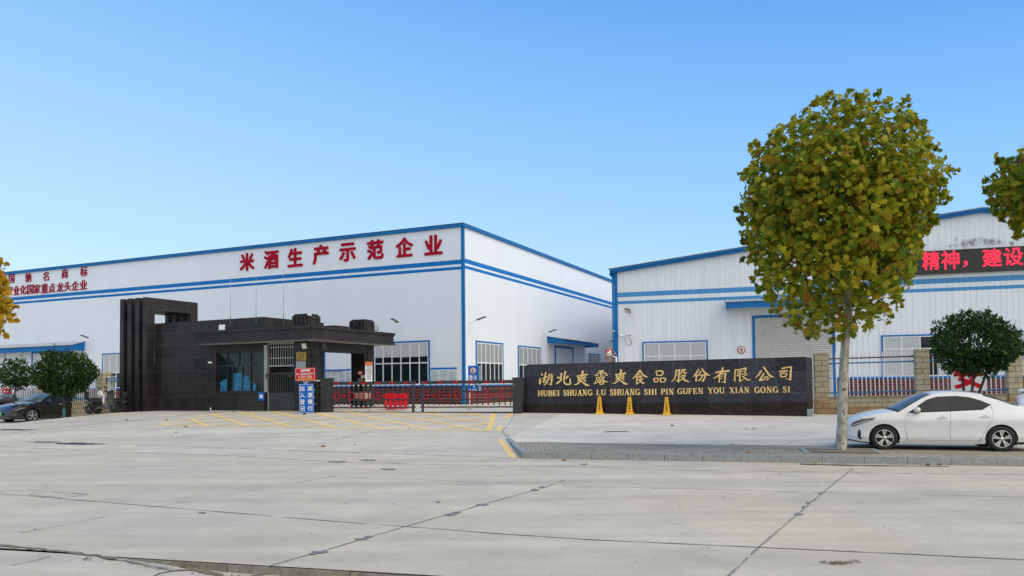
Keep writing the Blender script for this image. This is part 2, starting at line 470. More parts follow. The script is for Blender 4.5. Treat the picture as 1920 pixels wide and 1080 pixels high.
M['darkbark'] = simple('dark_bark', (0.07, 0.055, 0.045), 0.9, var=0.35, scale=14)
M['teal'] = simple('teal_trunk_paint', (0.03, 0.17, 0.16), 0.8, var=0.25)
M['soil'] = simple('dry_soil', (0.20, 0.16, 0.115), 0.95, var=0.45, scale=11)
M['planeleaf'] = mat_leaf('autumn_plane_leaves', [(0.0, (0.085, 0.15, 0.012)), (0.30, (0.20, 0.25, 0.016)), (0.60, (0.33, 0.33, 0.02)), (0.84, (0.40, 0.33, 0.022)), (0.94, (0.24, 0.085, 0.012)), (1.0, (0.62, 0.54, 0.03))], .4)
M['orangeleaf'] = mat_leaf('orange_plane_leaves', [(0.0, (0.36, 0.28, 0.02)), (0.35, (0.55, 0.37, 0.02)), (0.7, (0.62, 0.36, 0.02)), (1.0, (0.42, 0.18, 0.02))])
M['darkleaf'] = mat_leaf('dark_evergreen_leaves', [(0.0, (0.012, 0.038, 0.012)), (0.5, (0.030, 0.075, 0.020)), (0.85, (0.055, 0.12, 0.028)), (1.0, (0.13, 0.21, 0.04))], 0.25, 0.4)
M['deadleaf'] = mat_leaf('fallen_leaves', [(0.0, (0.26, 0.15, 0.05)), (0.5, (0.22, 0.11, 0.05)), (1.0, (0.34, 0.25, 0.08))], 0.1)
M['rust'] = simple('rusty_rail', (0.10, 0.065, 0.05), 0.8, var=0.5, scale=9)
M['bluerail'] = simple('blue_rail_paint', (0.03, 0.17, 0.36), 0.5, var=0.2)
M['lightgreen'] = simple('dial_green', (0.02, 0.35, 0.2), 0.4)
M['scooterbody'] = simple('grey_scooter_plastic', (0.055, 0.057, 0.06), 0.3, var=0.1, coat=0.4)
M['mirror'] = simple('mirror_face', (0.38, 0.36, 0.33), 0.2, 1.0, var=0.02)

# ------------------------------------------------------------------ lettering helpers
_GL = {}
def glyph(ch):
    """outline faces of one character, scaled to the unit square (x right, z up)"""
    if ch in _GL: return _GL[ch]
    c = bpy.data.curves.new('glyph', 'FONT'); c.body = ch; c.resolution_u = 3
    o = bpy.data.objects.new('glyph', c); C.objects.link(o)
    dg = bpy.context.evaluated_depsgraph_get(); dg.update()
    me = bpy.data.meshes.new_from_object(o.evaluated_get(dg))
    P = [v.co.copy() for v in me.vertices]; Fs = [list(p.vertices) for p in me.polygons]
    bpy.data.objects.remove(o); bpy.data.curves.remove(c); bpy.data.meshes.remove(me)
    x0 = min(p.x for p in P); x1 = max(p.x for p in P); y0 = min(p.y for p in P); y1 = max(p.y for p in P)
    V = [((p.x - x0) / max(1e-6, x1 - x0), (p.y - y0) / max(1e-6, y1 - y0)) for p in P]
    _GL[ch] = (V, Fs); return _GL[ch]

def ring(n): return [(math.cos(2 * PI * i / n), math.sin(2 * PI * i / n)) for i in range(n)]
def nib_round(w): return [(0, 0)] + [(w * a, w * b) for a, b in ring(8)]
def nib_pen(w): return [(w * t * 0.9, -w * t * 0.55) for t in (-1, -0.6, -0.2, 0.2, 0.6, 1)] + [(0, w * 0.4), (0, -w * 0.4)]

def char_into(m, ch, x0, x1, z0, z1, y, depth, nib, slant=0.0, curl=0.0):
    V, Fs = glyph(ch)
    ex = max(abs(a) for a, b in nib); ez = max(abs(b) for a, b in nib)
    w, h = x1 - x0, z1 - z0
    sz = min(w, h)
    for i, (a, b) in enumerate(nib):
        vs = []
        for (px, pz) in V:
            qx = ex * sz + px * (w - 2 * ex * sz) + a * sz
            qz = ez * sz + pz * (h - 2 * ez * sz) + b * sz
            qz += curl * (px - 0.5) * h
            qx += slant * (pz - 0.5) * h
            vs.append((x0 + qx, y - depth - 0.0004 * i, z0 + qz))
        F_ = [m.v(p) for p in vs]
        B_ = [m.v((p[0], y, p[2])) for p in vs] if (depth > 0.012) else None
        ed = {}
        for f in Fs:
            m._f([F_[k] for k in f])
            for a_, b_ in zip(f, f[1:] + f[:1]):
                k = (min(a_, b_), max(a_, b_)); ed[k] = ed.get(k, 0) + 1
        if B_:
            for (a_, b_), cnt in ed.items():
                if cnt == 1: m._f([F_[a_], F_[b_], B_[b_], B_[a_]])

def chars(parent, mat, text, boxes, fr, y, depth, nib, name='character', pad=0.0, slant=0.0, curl=0.0, org=(0, 0)):
    """each character its own part; boxes in photograph pixels (u0,u1,v0,v1) measured onto the wall"""
    for ch, (u0, u1, v0, v1) in zip(text, boxes):
        xa, _ = fr.onY(u0, (v0 + v1) / 2, y); xb, _ = fr.onY(u1, (v0 + v1) / 2, y)
        uc = (u0 + u1) / 2
        _, zb = fr.onY(uc, v1, y); _, zt = fr.onY(uc, v0, y)
        m = MB(); char_into(m, ch, xa - org[0], xb - org[0], zb - org[1], zt - org[1], 0.0, depth, nib, slant, curl)
        m.build(name, mat, parent, recalc=False)

def line_text(name, mat, parent, text, x0, x1, z0, z1, y, nib=None, gap=0.12, depth=0.003):
    m = MB(); n = len(text); w = (x1 - x0) / (n + gap * (n - 1))
    for i, ch in enumerate(text):
        if ch != ' ':
            a = x0 + i * w * (1 + gap)
            char_into(m, ch, a, a + w, z0, z1, y, depth, nib or nib_round(0.045))
    return m.build(name, mat, parent, recalc=False)

# serif capitals as strokes: ('l', x0,z0,x1,z1,w) and ('c', [(x,z,w)...])
def _arc(cx, cz, rx, rz, a0, a1, w0, w1, n=10):
    out = []
    for i in range(n + 1):
        a = R(a0 + (a1 - a0) * i / n); out.append((cx + rx * math.cos(a), cz + rz * math.sin(a), w0 + (w1 - w0) * abs(math.cos(a))))
    return out
def _serif(x, z): return ('l', x - 0.19, z, x + 0.19, z, 0.07)
TK, TN = 0.20, 0.08
SERIF = {
    'I': (0.5, [('l', .5, 0, .5, 1, TK), _serif(.5, .035), _serif(.5, .965)]),
    'H': (1.0, [('l', .2, 0, .2, 1, TK), ('l', .8, 0, .8, 1, TK), ('l', .2, .5, .8, .5, TN), _serif(.2, .035), _serif(.2, .965), _serif(.8, .035), _serif(.8, .965)]),
    'U': (0.95, [('l', .2, .3, .2, 1, TK), ('l', .82, .3, .82, 1, TN * 1.4), ('c', _arc(.51, .3, .31, .26, 180, 360, TN, TK * .8)), _serif(.2, .965), _serif(.82, .965)]),
    'B': (0.85, [('l', .22, 0, .22, 1, TK), ('c', [(.22, .96, TN)] + _arc(.5, .75, .3, .21, 90, -90, TN, TK) + [(.22, .54, TN)]), ('c', [(.22, .5, TN)] + _arc(.52, .27, .36, .23, 90, -90, TN, TK) + [(.22, .04, TN)]), ('l', .03, .035, .3, .035, .07), ('l', .03, .965, .3, .965, .07)]),
    'E': (0.8, [('l', .22, 0, .22, 1, TK), ('l', .03, .04, .9, .04, TN), ('l', .03, .96, .88, .96, TN), ('l', .22, .5, .66, .5, TN), ('l', .88, 0, .88, .26, TN), ('l', .86, .76, .86, 1, TN), ('l', .66, .4, .66, .6, TN)]),
    'F': (0.78, [('l', .22, 0, .22, 1, TK), ('l', .03, .96, .88, .96, TN), ('l', .22, .5, .66, .5, TN), ('l', .86, .74, .86, 1, TN), ('l', .66, .4, .66, .6, TN), _serif(.22, .035)]),
    'L': (0.8, [('l', .22, 0, .22, 1, TK), ('l', .03, .04, .9, .04, TN), ('l', .88, 0, .88, .3, TN), _serif(.22, .965)]),
    'P': (0.8, [('l', .22, 0, .22, 1, TK), ('c', [(.22, .96, TN)] + _arc(.52, .71, .36, .25, 90, -90, TN, TK) + [(.22, .46, TN)]), _serif(.22, .035), ('l', .03, .965, .3, .965, .07)]),
    'S': (0.75, [('c', [(.84, .74, .1), (.72, .92, .09), (.5, .97, .1), (.26, .9, .15), (.2, .72, .19), (.34, .58, .2), (.66, .46, .2), (.82, .28, .19), (.74, .1, .15), (.5, .03, .1), (.26, .08, .09), (.13, .28, .1)]), ('l', .86, .7, .86, .98, .06), ('l', .13, .02, .13, .3, .06)]),
    'A': (0.95, [('l', .14, 0, .5, 1, TN), ('l', .5, 1, .84, 0, TK), ('l', .28, .34, .7, .34, TN), _serif(.14, .035), _serif(.84, .035)]),
    'N': (1.0, [('l', .2, 0, .2, 1, TN), ('l', .8, 0, .8, 1, TN), ('l', .18, 1, .82, 0, TK), _serif(.2, .035), _serif(.2, .965), _serif(.8, .965)]),
    'G': (0.95, [('c', _arc(.5, .5, .38, .46, 50, 360, TN, TK)), ('l', .86, .05, .86, .46, TK * .9), ('l', .66, .46, .99, .46, .07), ('l', .86, .72, .86, .98, .06)]),
    'O': (0.95, [('c', _arc(.5, .5, .38, .46, 0, 360, TN, TK, 18))]),
    'Y': (0.95, [('l', .16, 1, .5, .45, TK), ('l', .86, 1, .5, .45, TN), ('l', .5, 0, .5, .47, TK), _serif(.5, .035), _serif(.16, .965), _serif(.86, .965)]),
    'X': (0.95, [('l', .16, 1, .84, 0, TK), ('l', .84, 1, .16, 0, TN), _serif(.16, .965), _serif(.84, .965), _serif(.16, .035), _serif(.84, .035)]),
}
def serif_word(name, mat, parent, word, x0, x1, z0, z1, depth):
    ws = [SERIF[c][0] for c in word]; tot = sum(ws) + 0.10 * (len(ws) - 1); u = (x1 - x0) / tot; h = z1 - z0
    x = x0; m = MB(); lay = 0
    for c, w in zip(word, ws):
        W = w * u
        for st in SERIF[c][1]:
            lay += 1; d = depth + 0.0005 * lay
            pts = [(st[1], st[2], st[5]), (st[3], st[4], st[5])] if st[0] == 'l' else st[1]
            Q = []
            for i, (a, b, t) in enumerate(pts):
                p0 = pts[max(0, i - 1)]; p1 = pts[min(len(pts) - 1, i + 1)]
                dx, dz = (p1[0] - p0[0]) * W, (p1[1] - p0[1]) * h
                L = math.hypot(dx, dz) or 1; nx, nz = -dz / L, dx / L
                t *= h * 0.55
                cx, cz = x + a * W, z0 + b * h
                Q.append(((cx + nx * t, cz + nz * t), (cx - nx * t, cz - nz * t)))
            for (a, b), (c2, d2) in zip(Q, Q[1:]):
                A = [m.v((p[0], -d, p[1])) for p in (a, b, d2, c2)]; B = [m.v((p[0], 0, p[1])) for p in (a, b, d2, c2)]
                m._f(A)
                for i in range(4): m._f([A[i], B[i], B[(i + 1) % 4], A[(i + 1) % 4]])
        x += W + 0.10 * u
    return m.build(name, mat, parent)

# ------------------------------------------------------------------ ground
def patch(name, mat, f, ns, nn, zf, kind='structure', dz=0.0):
    """f(i,j in 0..1) -> (s,n)"""
    rows = []
    for j in range(nn + 1):
        r_ = []
        for i in range(ns + 1):
            s, n = f(i / ns, j / nn); p = xy(s, n)
            r_.append((p.x, p.y, zf(s, n) + dz))
        rows.append(r_)
    o = MB().grid(rows).build(name, mat)
    return tag(o, kind=kind)
def rect(s0, s1, n0, n1): return lambda i, j: (s0 + (s1 - s0) * i, n0 + (n1 - n0) * j)

big = MB(); big.poly([(-1500, -300, -0.45), (1500, -300, -0.45), (1500, 2500, -0.45), (-1500, 2500, -0.45)])
tag(big.build('ground', M['earth']), kind='structure')
patch('road', M['road'], rect(-130, 90, 6.475, 17.0), 110, 6, lambda s, n: 0.0)
KS0, KS1, KN1 = -4.35, -5.75, 20.7      # kerb corner at the road, splayed end on the driveway
def kerb_s(n): return KS0 + (KS1 - KS0) * min(1, max(0, (n - 17) / (KN1 - 17)))
patch('driveway', M['drive'], lambda i, j: (-26.5 + (kerb_s(17 + 12.0 * j) + 26.5) * i, 17 + 12.0 * j), 48, 26, gz)
patch('parking_area', M['apron'], lambda i, j: (-130 + 103.5 * i ** 0.35, 17 + 12.0 * j), 40, 16, gz)
patch('pavement', M['paver'], lambda i, j: (kerb_s(17.12 + 2.9 * j) + 0.12 + (90 - kerb_s(17.12 + 2.9 * j) - 0.12) * i, 17.12 + 2.9 * j), 60, 6, zpave)
def zap(s, n): return zpave(s, n) if n < 20.02 else gz(s, n)
patch('apron', M['apron'], lambda i, j: (kerb_s(20.02 + 8.98 * j) + (90 - kerb_s(20.02 + 8.98 * j)) * i, 20.02 + 8.98 * j), 60, 18, gz)
patch('yard', M['drive'], lambda i, j: (-130 + 220 * i, 29 + 150 * j ** 2.2), 180, 40, gz)
def nearz(s, n): return 0.0 if n > 6.551 else -0.085 * sst(-6.3, -4.4, s)
patch('near_pavement', M['near'], rect(-12, 12, -2, 6.55), 120, 20, nearz)
patch('far_pavement', M['near'], rect(-130, -12, -14, 6.55), 30, 12, nearz)
patch('side_pavement', M['near'], rect(12, 90, -14, 6.55), 30, 12, nearz)
patch('pavement_behind', M['near'], rect(-12, 12, -14, -2), 12, 12, nearz)

# ---- painted markings, joints, cracks (sheets a few millimetres above the ground)
def ribbon(m, pts, w, lift, jit=0.0, step=0.25, f=gz, broken=0.0):
    P = [Vector((p[0], p[1])) for p in pts]
    L = []
    for a, b in zip(P, P[1:]):
        n = max(1, int((b - a).length / step))
        for i in range(n): L.append(a.lerp(b, i / n))
    L.append(P[-1])
    prev = None
    for i, p in enumerate(L):
        d = (L[min(i + 1, len(L) - 1)] - L[max(i - 1, 0)]).normalized(); q = Vector((-d.y, d.x))
        c = p + q * random.uniform(-jit, jit)
        ww = w * (1 + random.uniform(-0.45, 0.6) * (1 if jit else 0))
        a, b = c + q * ww / 2, c - q * ww / 2
        va = m.v((a.x, a.y, f(*sn(a.x, a.y)) + lift)); vb = m.v((b.x, b.y, f(*sn(b.x, b.y)) + lift))
        if prev and random.random() >= broken: m._f([prev[0], prev[1], vb, va])
        prev = (va, vb)

def gp(L, f=gz): return [G(u, v, f).xy for u, v in L]
jm = MB()
for L, w, br in (
    ([(-60, 922), (0, 926), (143, 937.7), (293, 950), (433, 961.7), (640, 979), (761, 987.3), (901, 998.6), (1100, 1012), (1423, 1026.7), (1713, 1040), (1980, 1053)], 0.028, 0.02),
    ([(500, 1063), (560, 1046), (613, 1031), (761.5, 987.3), (910, 945), (1022, 914), (1060, 900)], 0.026, 0.06),
    ([(37, 1000), (293, 950), (433, 928), (610, 895), (640, 889)], 0.014, 0.2),
    ([(1340, 1100), (1367, 1080), (1423, 1026.7), (1493, 966.7), (1540, 926), (1600, 878)], 0.026, 0.05),
    ([(-40, 837), (0, 837.7), (213, 847), (433, 855), (640, 866.7), (886, 872.6), (1100, 875.6), (1280, 882), (1613, 886.7), (1960, 891)], 0.03, 0.12),
    ([(250, 834), (640, 848), (702, 850), (969, 858.7)], 0.03, 0.1),
    ([(619, 894), (782, 899), (930, 905.8), (1100, 912.6), (1300, 917), (1547, 924), (1677, 926.7), (1960, 933)], 0.02, 0.2),
    ([(560, 906), (640, 889)], 0.015, 0.1),
    ([(53, 928), (90, 922), (165, 927), (118, 934), (53, 928)], 0.03, 0.0),
    ([(590, 834), (708, 806)], 0.02, 0.3),
    ([(968, 781), (955, 795), (948, 803), (942, 809), (955, 823)], 0.03, 0.1),
    ([(1200, 828), (1330, 806)], 0.012, 0.4), ([(1420, 803), (1513, 790)], 0.012, 0.3),
): ribbon(jm, gp(L), w * .72, 0.006, 0.005, 0.18, broken=br)
# sealant blobs spread along the joints
def blob(m, u, v, ru, rv, f=gz, lift=0.005, n=14, jag=0.35):
    c = G(u, v, f)
    if abs(sn(c.x, c.y)[1] - 6.5) < .13: return
    a = G(u + ru, v, f) - c; b = G(u, v - rv, f) - c
    ring_ = []
    for i in range(n):
        k = 1 + random.uniform(-jag, jag); t = 2 * PI * i / n
        p = c + a * math.cos(t) * k + b * math.sin(t) * k
        ring_.append((p.x, p.y, f(*sn(p.x, p.y)) + lift))
    cv = m.v((c.x, c.y, f(*sn(c.x, c.y)) + lift)); V = [m.v(p) for p in ring_]
    for i in range(n): m._f([cv, V[i], V[(i + 1) % n]])
for u, v, ru, rv in ((600, 1036, 14, 2.2), (586, 1039.5, 9, 1.6), (677, 1011.5, 12, 1.8), (691, 1007.5, 8, 1.4), (845, 965.5, 12, 1.8), (858, 961.5, 8, 1.3), (905, 947, 12, 1.6), (1003, 919, 7, 2), (1016, 914, 6, 1.5), (635, 866, 20, 1.5), (690, 863, 14, 1.3), (728, 880, 14, 1.2), (1497, 965, 8, 2.2), (1508, 952, 4, 2), (1515, 943, 4, 1.5), (1539, 926, 5, 1.2), (895, 763, 8, 1.2), (880, 767, 6, 1), (380, 962, 7, 1.5), (822, 942, 4, 1), (1095, 871, 6, 0.8)):
    blob(jm, u, v, ru, rv, lift=0.009)
for _ in range(70):
    u, v = random.uniform(0, 1920), random.uniform(880, 1080)
    if v < 1020 or u > 900: blob(jm, u, v, random.uniform(.6, 2.0), random.uniform(0.4, .8), n=7, lift=0.009)
tag(jm.build('road_joints', M['joint'], recalc=False), kind='structure')
nz_ = lambda s, n: gz(s, n)
cm = MB()
ribbon(cm, gp([(-40, 1019), (0, 1022.7), (90, 1031.7), (183, 1043), (283, 1055), (330, 1059)]), 0.055, 0.007, 0.02, 0.07)
ribbon(cm, gp([(330, 1059), (410, 1063), (455, 1069), (500, 1076)], nearz), 0.05, 0.007, 0.02, 0.06, f=nearz)
ribbon(cm, gp([(20, 1061), (60, 1053), (95, 1044)], nearz), 0.012, 0.008, 0.01, 0.06, f=nearz)
for _ in range(70):
    t = random.random(); blob(cm, 150 + 420 * t + random.uniform(-25, 25), 1040 + 38 * t + random.uniform(-4, 10), random.uniform(1, 3.5), random.uniform(0.6, 1.6), nearz, 0.01, 7)
ribbon(cm, gp([(287, 1083), (300, 1076), (325, 1071), (353, 1069.5), (385, 1071), (408, 1076), (419, 1083)], nearz), 0.03, 0.008, 0.004, 0.05, f=nearz)
tag(cm.build('dirt_filled_crack', M['crackdirt'], recalc=False), kind='structure')
pm = MB()
for u, v, ru, rv in ((85, 829, 30, 0.9), (140, 832, 32, 2.1), (170, 832.5, 26, 1.1), (30, 806, 35, 1.2)): blob(pm, u, v, ru, rv, lift=0.006, n=18, jag=0.3)
ribbon(pm, gp([(1500, 870.5), (1560, 872), (1640, 873.5), (1700, 874)]), 0.16, .006, .02, .2); ribbon(pm, gp([(1690, 874), (1780, 874.5)]), .07, .006, .02, .2)
tag(pm.build('damp_patch', M['puddle'], recalc=False), kind='structure')

ym = MB()
def pquad(m, L, lift=0.006):
    P = gp(L); n = 6
    A = [P[0].lerp(P[3], i / n) for i in range(n + 1)]; B = [P[1].lerp(P[2], i / n) for i in range(n + 1)]
    m.grid([[(a.x, a.y, GZ(a.x, a.y) + lift), (b.x, b.y, GZ(b.x, b.y) + lift)] for a, b in zip(A, B)])
H0, H1, H2, H3 = [Vector(p) for p in gp([(296, 798), (424, 777.2), (922, 780.6), (912, 808)])]    # corners of the hatched box
def hb(a, b): return (H0.lerp(H3, a)).lerp(H1.lerp(H2, a), b)
ribbon(ym, [hb(0, 0), hb(1, 0)], 0.13, 0.006); ribbon(ym, [hb(0, 1), hb(1, 1)], 0.13, 0.006); ribbon(ym, [hb(0, 0), hb(0, 1)], 0.10, 0.006)
LEN, DEP = (H3 - H0).length, ((H1 - H0).length + (H2 - H3).length) / 2
k_ = 0.40; a_ = 0.457 - .137 * 6
while a_ < 1.0 + k_:
    for sg in (1, -1):
        c0, c1 = (a_, a_ + k_) if sg > 0 else (a_ + k_, a_)
        t0 = max(0.0, (0 - c0) / (c1 - c0) if c1 > c0 else (1 - c0) / (c1 - c0)); t1 = min(1.0, (1 - c0) / (c1 - c0) if c1 > c0 else (0 - c0) / (c1 - c0))
        if t1 > t0 + 0.03: ribbon(ym, [hb(c0 + (c1 - c0) * t0, t0), hb(c0 + (c1 - c0) * t1, t1)], 0.17, 0.0065)
    a_ += 0.137
pquad(ym, [(923, 782), (932, 782), (921, 808.5), (910, 808.5)], 0.008)
pquad(ym, [(957, 776.5), (966, 776.5), (952, 790), (943, 790)]); pquad(ym, [(935, 799), (943, 799), (938, 808.5), (929, 808.5)])
pquad(ym, [(931, 823), (940, 823), (971, 859), (956, 859)])
tag(ym.build('yellow_markings', M['yellow'], recalc=False), kind='structure')
yf = MB()
ribbon(yf, gp([(0, 814), (150, 798), (417, 777)]), 0.08, 0.006, 0.004, 0.3, broken=0.15)
ribbon(yf, gp([(976, 828), (1200, 834), (1500, 842), (1640, 846), (1920, 853)], zpave), 0.10, 0.006, 0.004, 0.3, f=zpave, broken=0.08)
tag(yf.build('faded_yellow_line', M['yellow_faint'], recalc=False), kind='structure')

# ---- kerbs
km = MB()
def kerbrun(m, pts, h0, h1, w=0.12, base=None, seglen=1.0):
    """separate kerbstones laid end to end along a line; h = height above the road side"""
    P = [Vector(p) for p in pts]
    for a, b in zip(P, P[1:]):
        L = (b - a).length; n = max(1, round(L / seglen))
        for i in range(n):
            g0 = 0.004 / L
            p, q = a.lerp(b, i / n + g0), a.lerp(b, (i + 1) / n - g0)
            d = (q - p).normalized(); o = Vector((-d.y, d.x)) * w
            j = random.uniform(-0.004, 0.004)
            zs = []
            for c in (p, q, q + o, p + o): zs.append(base(c) if base else 0)
            V0 = [m.v((c.x, c.y, -0.2)) for c in (p, q, q + o, p + o)]
            t0 = h0 + (h1 - h0) * (i / n); t1 = h0 + (h1 - h0) * ((i + 1) / n)
            V1 = [m.v((c.x, c.y, hh + j)) for c, hh in zip((p + o * .06, q + o * .06, q + o, p + o), (t0, t1, t1, t0))]
            m._f(V1)
            for k in range(4): m._f([V0[k], V0[(k + 1) % 4], V1[(k + 1) % 4], V1[k]])
kerbrun(km, [xy(KS0, 17.0), xy(60, 17.0)], 0.15, 0.15, seglen=0.80)
kerbrun(km, [xy(KS1, KN1), xy(KS0, 17.0)], gz(KS1, KN1) + 0.015, 0.15, w=0.14)
tag(km.build('kerb', M['kerb']), kind='structure')
k2 = MB()
for i in range(13):     # edge of the road slab above the lower pavement beside the camera
    a, b = xy(-5.9 + i * 1.3, 6.46), xy(-5.9 + (i + 1) * 1.3 - 0.012, 6.46); o = Vector((RN.x, RN.y)) * 0.092
    z0 = -0.012 + random.uniform(-.003, .003)
    V0 = [k2.v((c.x, c.y, -0.2)) for c in (a, b, b + o, a + o)]; V1 = [k2.v((c.x, c.y, z0)) for c in (a, b, b + o, a + o)]
    k2._f(V1); [k2._f([V0[k], V0[(k + 1) % 4], V1[(k + 1) % 4], V1[k]]) for k in range(4)]
tag(k2.build('slab_edge', simple('weathered_slab_side', (.24, .22, .18), .95, var=.35, scale=8)), kind='structure')
# storm drain slot in the apron
dm = MB(); ribbon(dm, gp([(1134, 810.5), (1150, 809), (1175, 809.5), (1176, 810)]), 0.14, 0.008)
tag(dm.build('drain_cover', M['puddle'], recalc=False), 'narrow dark drain slot in the concrete before the sign wall', 'drain')

# ------------------------------------------------------------------ the white factory hall on the west side
def frame_box(m, x0, x1, z0, z1, y0, y1, w, bottom=True):
    m.box(x0, x0 + w, y0, y1, z0, z1); m.box(x1 - w, x1, y0, y1, z0, z1)
    m.box(x0 + w, x1 - w, y0, y1, z1 - w, z1)
    if bottom: m.box(x0 + w, x1 - w, y0, y1, z0, z0 + w)

def window(parent, x0, x1, z0, z1, cols, splits, upper='curtain', drop=0.75, lower=None, rot=0.0, upmat=None, wf=0.06, dark=(), proud=0.0, name='window'):
    """surround in blue, white sash, dark glass and cloth behind the upper lights; y=0 is the wall face, outside is -y"""
    m = MB(); frame_box(m, x0, x1, z0, z1, -0.05 - proud, 0.02, 0.09, bottom=False)
    w = m.build(name, M['blue'], parent); w.rotation_euler.z = rot
    X0, X1, Z0, Z1 = x0 + 0.09, x1 - 0.09, z0, z1 - 0.09
    s = MB(); y0, y1 = -0.04 - proud, 0.015
    frame_box(s, X0, X1, Z0, Z1, y0, y1, wf)
    for i in range(1, cols):
        x = X0 + (X1 - X0) * i / cols; s.box(x - wf / 2, x + wf / 2, y0 + 0.002, y1, Z0 + wf, Z1 - wf)
    zs = [Z0] + [z for z in splits] + [Z1]
    for z in splits: s.box(X0 + wf, X1 - wf, y0 + 0.004, y1 - 0.002, z - wf * 0.55, z + wf * 0.55)
    s.build('sash', M['whiteframe'], w)
    g = MB(); c = MB(); have = False
    for r_ in range(len(zs) - 1):
        for i in range(cols):
            a, b = X0 + (X1 - X0) * i / cols, X0 + (X1 - X0) * (i + 1) / cols
            g.box(a, b, -0.012 - proud, 0.01, zs[r_], zs[r_ + 1])
            top = (r_ == len(zs) - 2)
            d = (drop if top else (lower or 0))
            if (r_, i) in dark: d = 0
            if d:
                have = True
                d += random.uniform(-0.04, 0.02) if d < 1 else 0
                zt = zs[r_ + 1]; c.box(a + 0.01, b - 0.01, -0.02 - proud, -0.012 - proud, zt - (zt - zs[r_]) * min(1, d), zt)
    g.build('glass', M['glass'], w)
    if have: c.build('curtain', upmat or M['curtain'], w)
    else: c.b.free()
    return w

pL = at(868, 421, 42)
FL = Frame(pL.x, pL.y, 0.61, math.atan2(-0.429, 0.903))
FS = Frame(pL.x, pL.y, 0.61, FL.yaw + PI / 2)
LX, LD, LT = -60.0, 40.0, 9.98
hall = thing('factory_hall', 'long white factory hall with big red rooftop characters above the granite gatehouse', 'building', FL.o, FL.yaw)
m = MB(); m.prism([(LX, 0, -.6), (0, 0, -.6), (0, 0, LT - .1), (LX, 0, LT - .1 - .0052 * LX)], (0, LD, 0)); m.build('wall', M['wallL'], hall)
SLH = -0.0052      # the long front rises slightly towards its far end
def slab(m, x0, x1, y0, y1, z0, z1):
    m.prism([(x0, y0, z0 + SLH * x0), (x1, y0, z0 + SLH * x1), (x1, y0, z1 + SLH * x1), (x0, y0, z1 + SLH * x0)], (0, y1 - y0, 0))
m = MB()
for z0, z1 in ((7.77, 8.02), (7.47, 7.64)):
    slab(m, LX, 0, -0.006, 0, z0, z1); m.box(0, 0.006, 0, LD, z0 + 0.07, z1 + 0.07)
m.build('stripe', M['bluestripe'], hall)
m = MB(); m.box(-0.11, 0.04, -0.04, -0.0, -0.6, LT - 0.15); m.box(0.0, 0.04, 0.0, 0.12, -0.6, LT - 0.15); m.build('corner_post', M['blue'], hall)
m = MB(); slab(m, LX - .1, 0.12, -0.12, 0.1, LT - 0.15, LT + .02); m.box(0.0, 0.12, 0.1, LD, LT - 0.15, LT + .02); m.build('eave_trim', M['blue'], hall)
m = MB(); slab(m, LX, 0.02, -0.02, LD, LT + .02, LT + 0.09); m.build('roof', M['darksteel'], hall)
m = MB(); m.box(LX, -0.12, -0.03, 0, -0.6, 1.0); m.box(0, 0.03, 0.13, LD, -0.6, 1.0); m.build('tile_plinth', M['brick'], hall)
m = MB(); m.box(LX, -0.12, -0.06, 0, 1.0, 1.09); m.box(0, 0.06, 0.13, LD, 1.0, 1.09); m.build('plinth_cap', M['bluestripe'], hall)
def rectpx(fr, u0, u1, v0, v1, y=0.0):
    a, _ = fr.onY(u0, (v0 + v1) / 2, y); b, _ = fr.onY(u1, (v0 + v1) / 2, y); uc = (u0 + u1) / 2
    _, z0 = fr.onY(uc, v1, y); _, z1 = fr.onY(uc, v0, y)
    return a, b, z0, z1
a, b, z0, z1 = rectpx(FL, 700, 806.5, 640, 722)
window(hall, a, b, 1.09, z1, 6, [1.09 + (z1 - 1.09) * 0.50], drop=0.72, upmat=M['blind'])
a, b, z0, z1 = rectpx(FL, 192.5, 245, 662, 722)
window(hall, a, b, 1.09, z1, 4, [1.09 + (z1 - 1.09) * 0.44], drop=1.0, upmat=M['blind'])
a, b, z0, z1 = rectpx(FL, 556, 610, 650, 722)
window(hall, a, b, 1.09, z1, 3, [2.6], drop=0.0)
a, b, z0, z1 = rectpx(FL, 60, 132, 658, 722)
def door_panel(parent, x0, x1, z1, mat, rot=0.0, name='door'):
    m = MB(); frame_box(m, x0, x1, 0.0, z1, -0.06, 0.02, 0.13, bottom=False)
    d = m.build(name, M['blue'], parent); d.rotation_euler.z = rot
    bx('door_leaf', mat, d, x0 + 0.13, x1 - 0.13, -0.03, 0.01, 0.0, z1 - 0.13); return d
door_panel(hall, a, b, z1, M['wallR'])
def canopy(parent, x0, x1, z, out, rot=0.0, drop=0.25, thick=0.30):
    """sheet-metal door canopy: sloping ribbed top and deep painted fascia"""
    m = MB()
    m.prism([(x0, -out, z - thick), (x1, -out, z - thick), (x1, -out, z), (x0, -out, z)], (0, 0.02, 0))
    for xa in (x0, x1 - 0.02): m.prism([(xa, -out + 0.02, z - thick), (xa, 0, z - thick), (xa, 0, z + drop), (xa, -out + 0.02, z)], (0.02, 0, 0))
    c = m.build('canopy', M['blue'], parent); c.rotation_euler.z = rot
    t = MB(); n = int((x1 - x0) / 0.2)
    rows = []
    for i in range(n * 2 + 1):
        x = x0 - 0.06 + (x1 - x0 + 0.12) * i / (n * 2); h = 0.035 if i % 2 else 0.0
        rows.append([(x, -out - 0.08, z + 0.012 + h), (x, -0.0, z + drop + 0.03 + h)])
    t.grid(rows, smooth=False); t.build('roof_sheet', M['shutter'], c)
    u = MB(); u.box(x0 + 0.02, x1 - 0.02, -out + 0.02, 0, z - thick * 0.55, z - thick * 0.5); u.build('soffit', M['soffit'], c)
    return c
a, _ = FL.onY(-30, 650); b, zc = FL.onY(159, 648)
canopy(hall, a, b, zc - 0.02, 1.0, thick=0.36, drop=0.3)
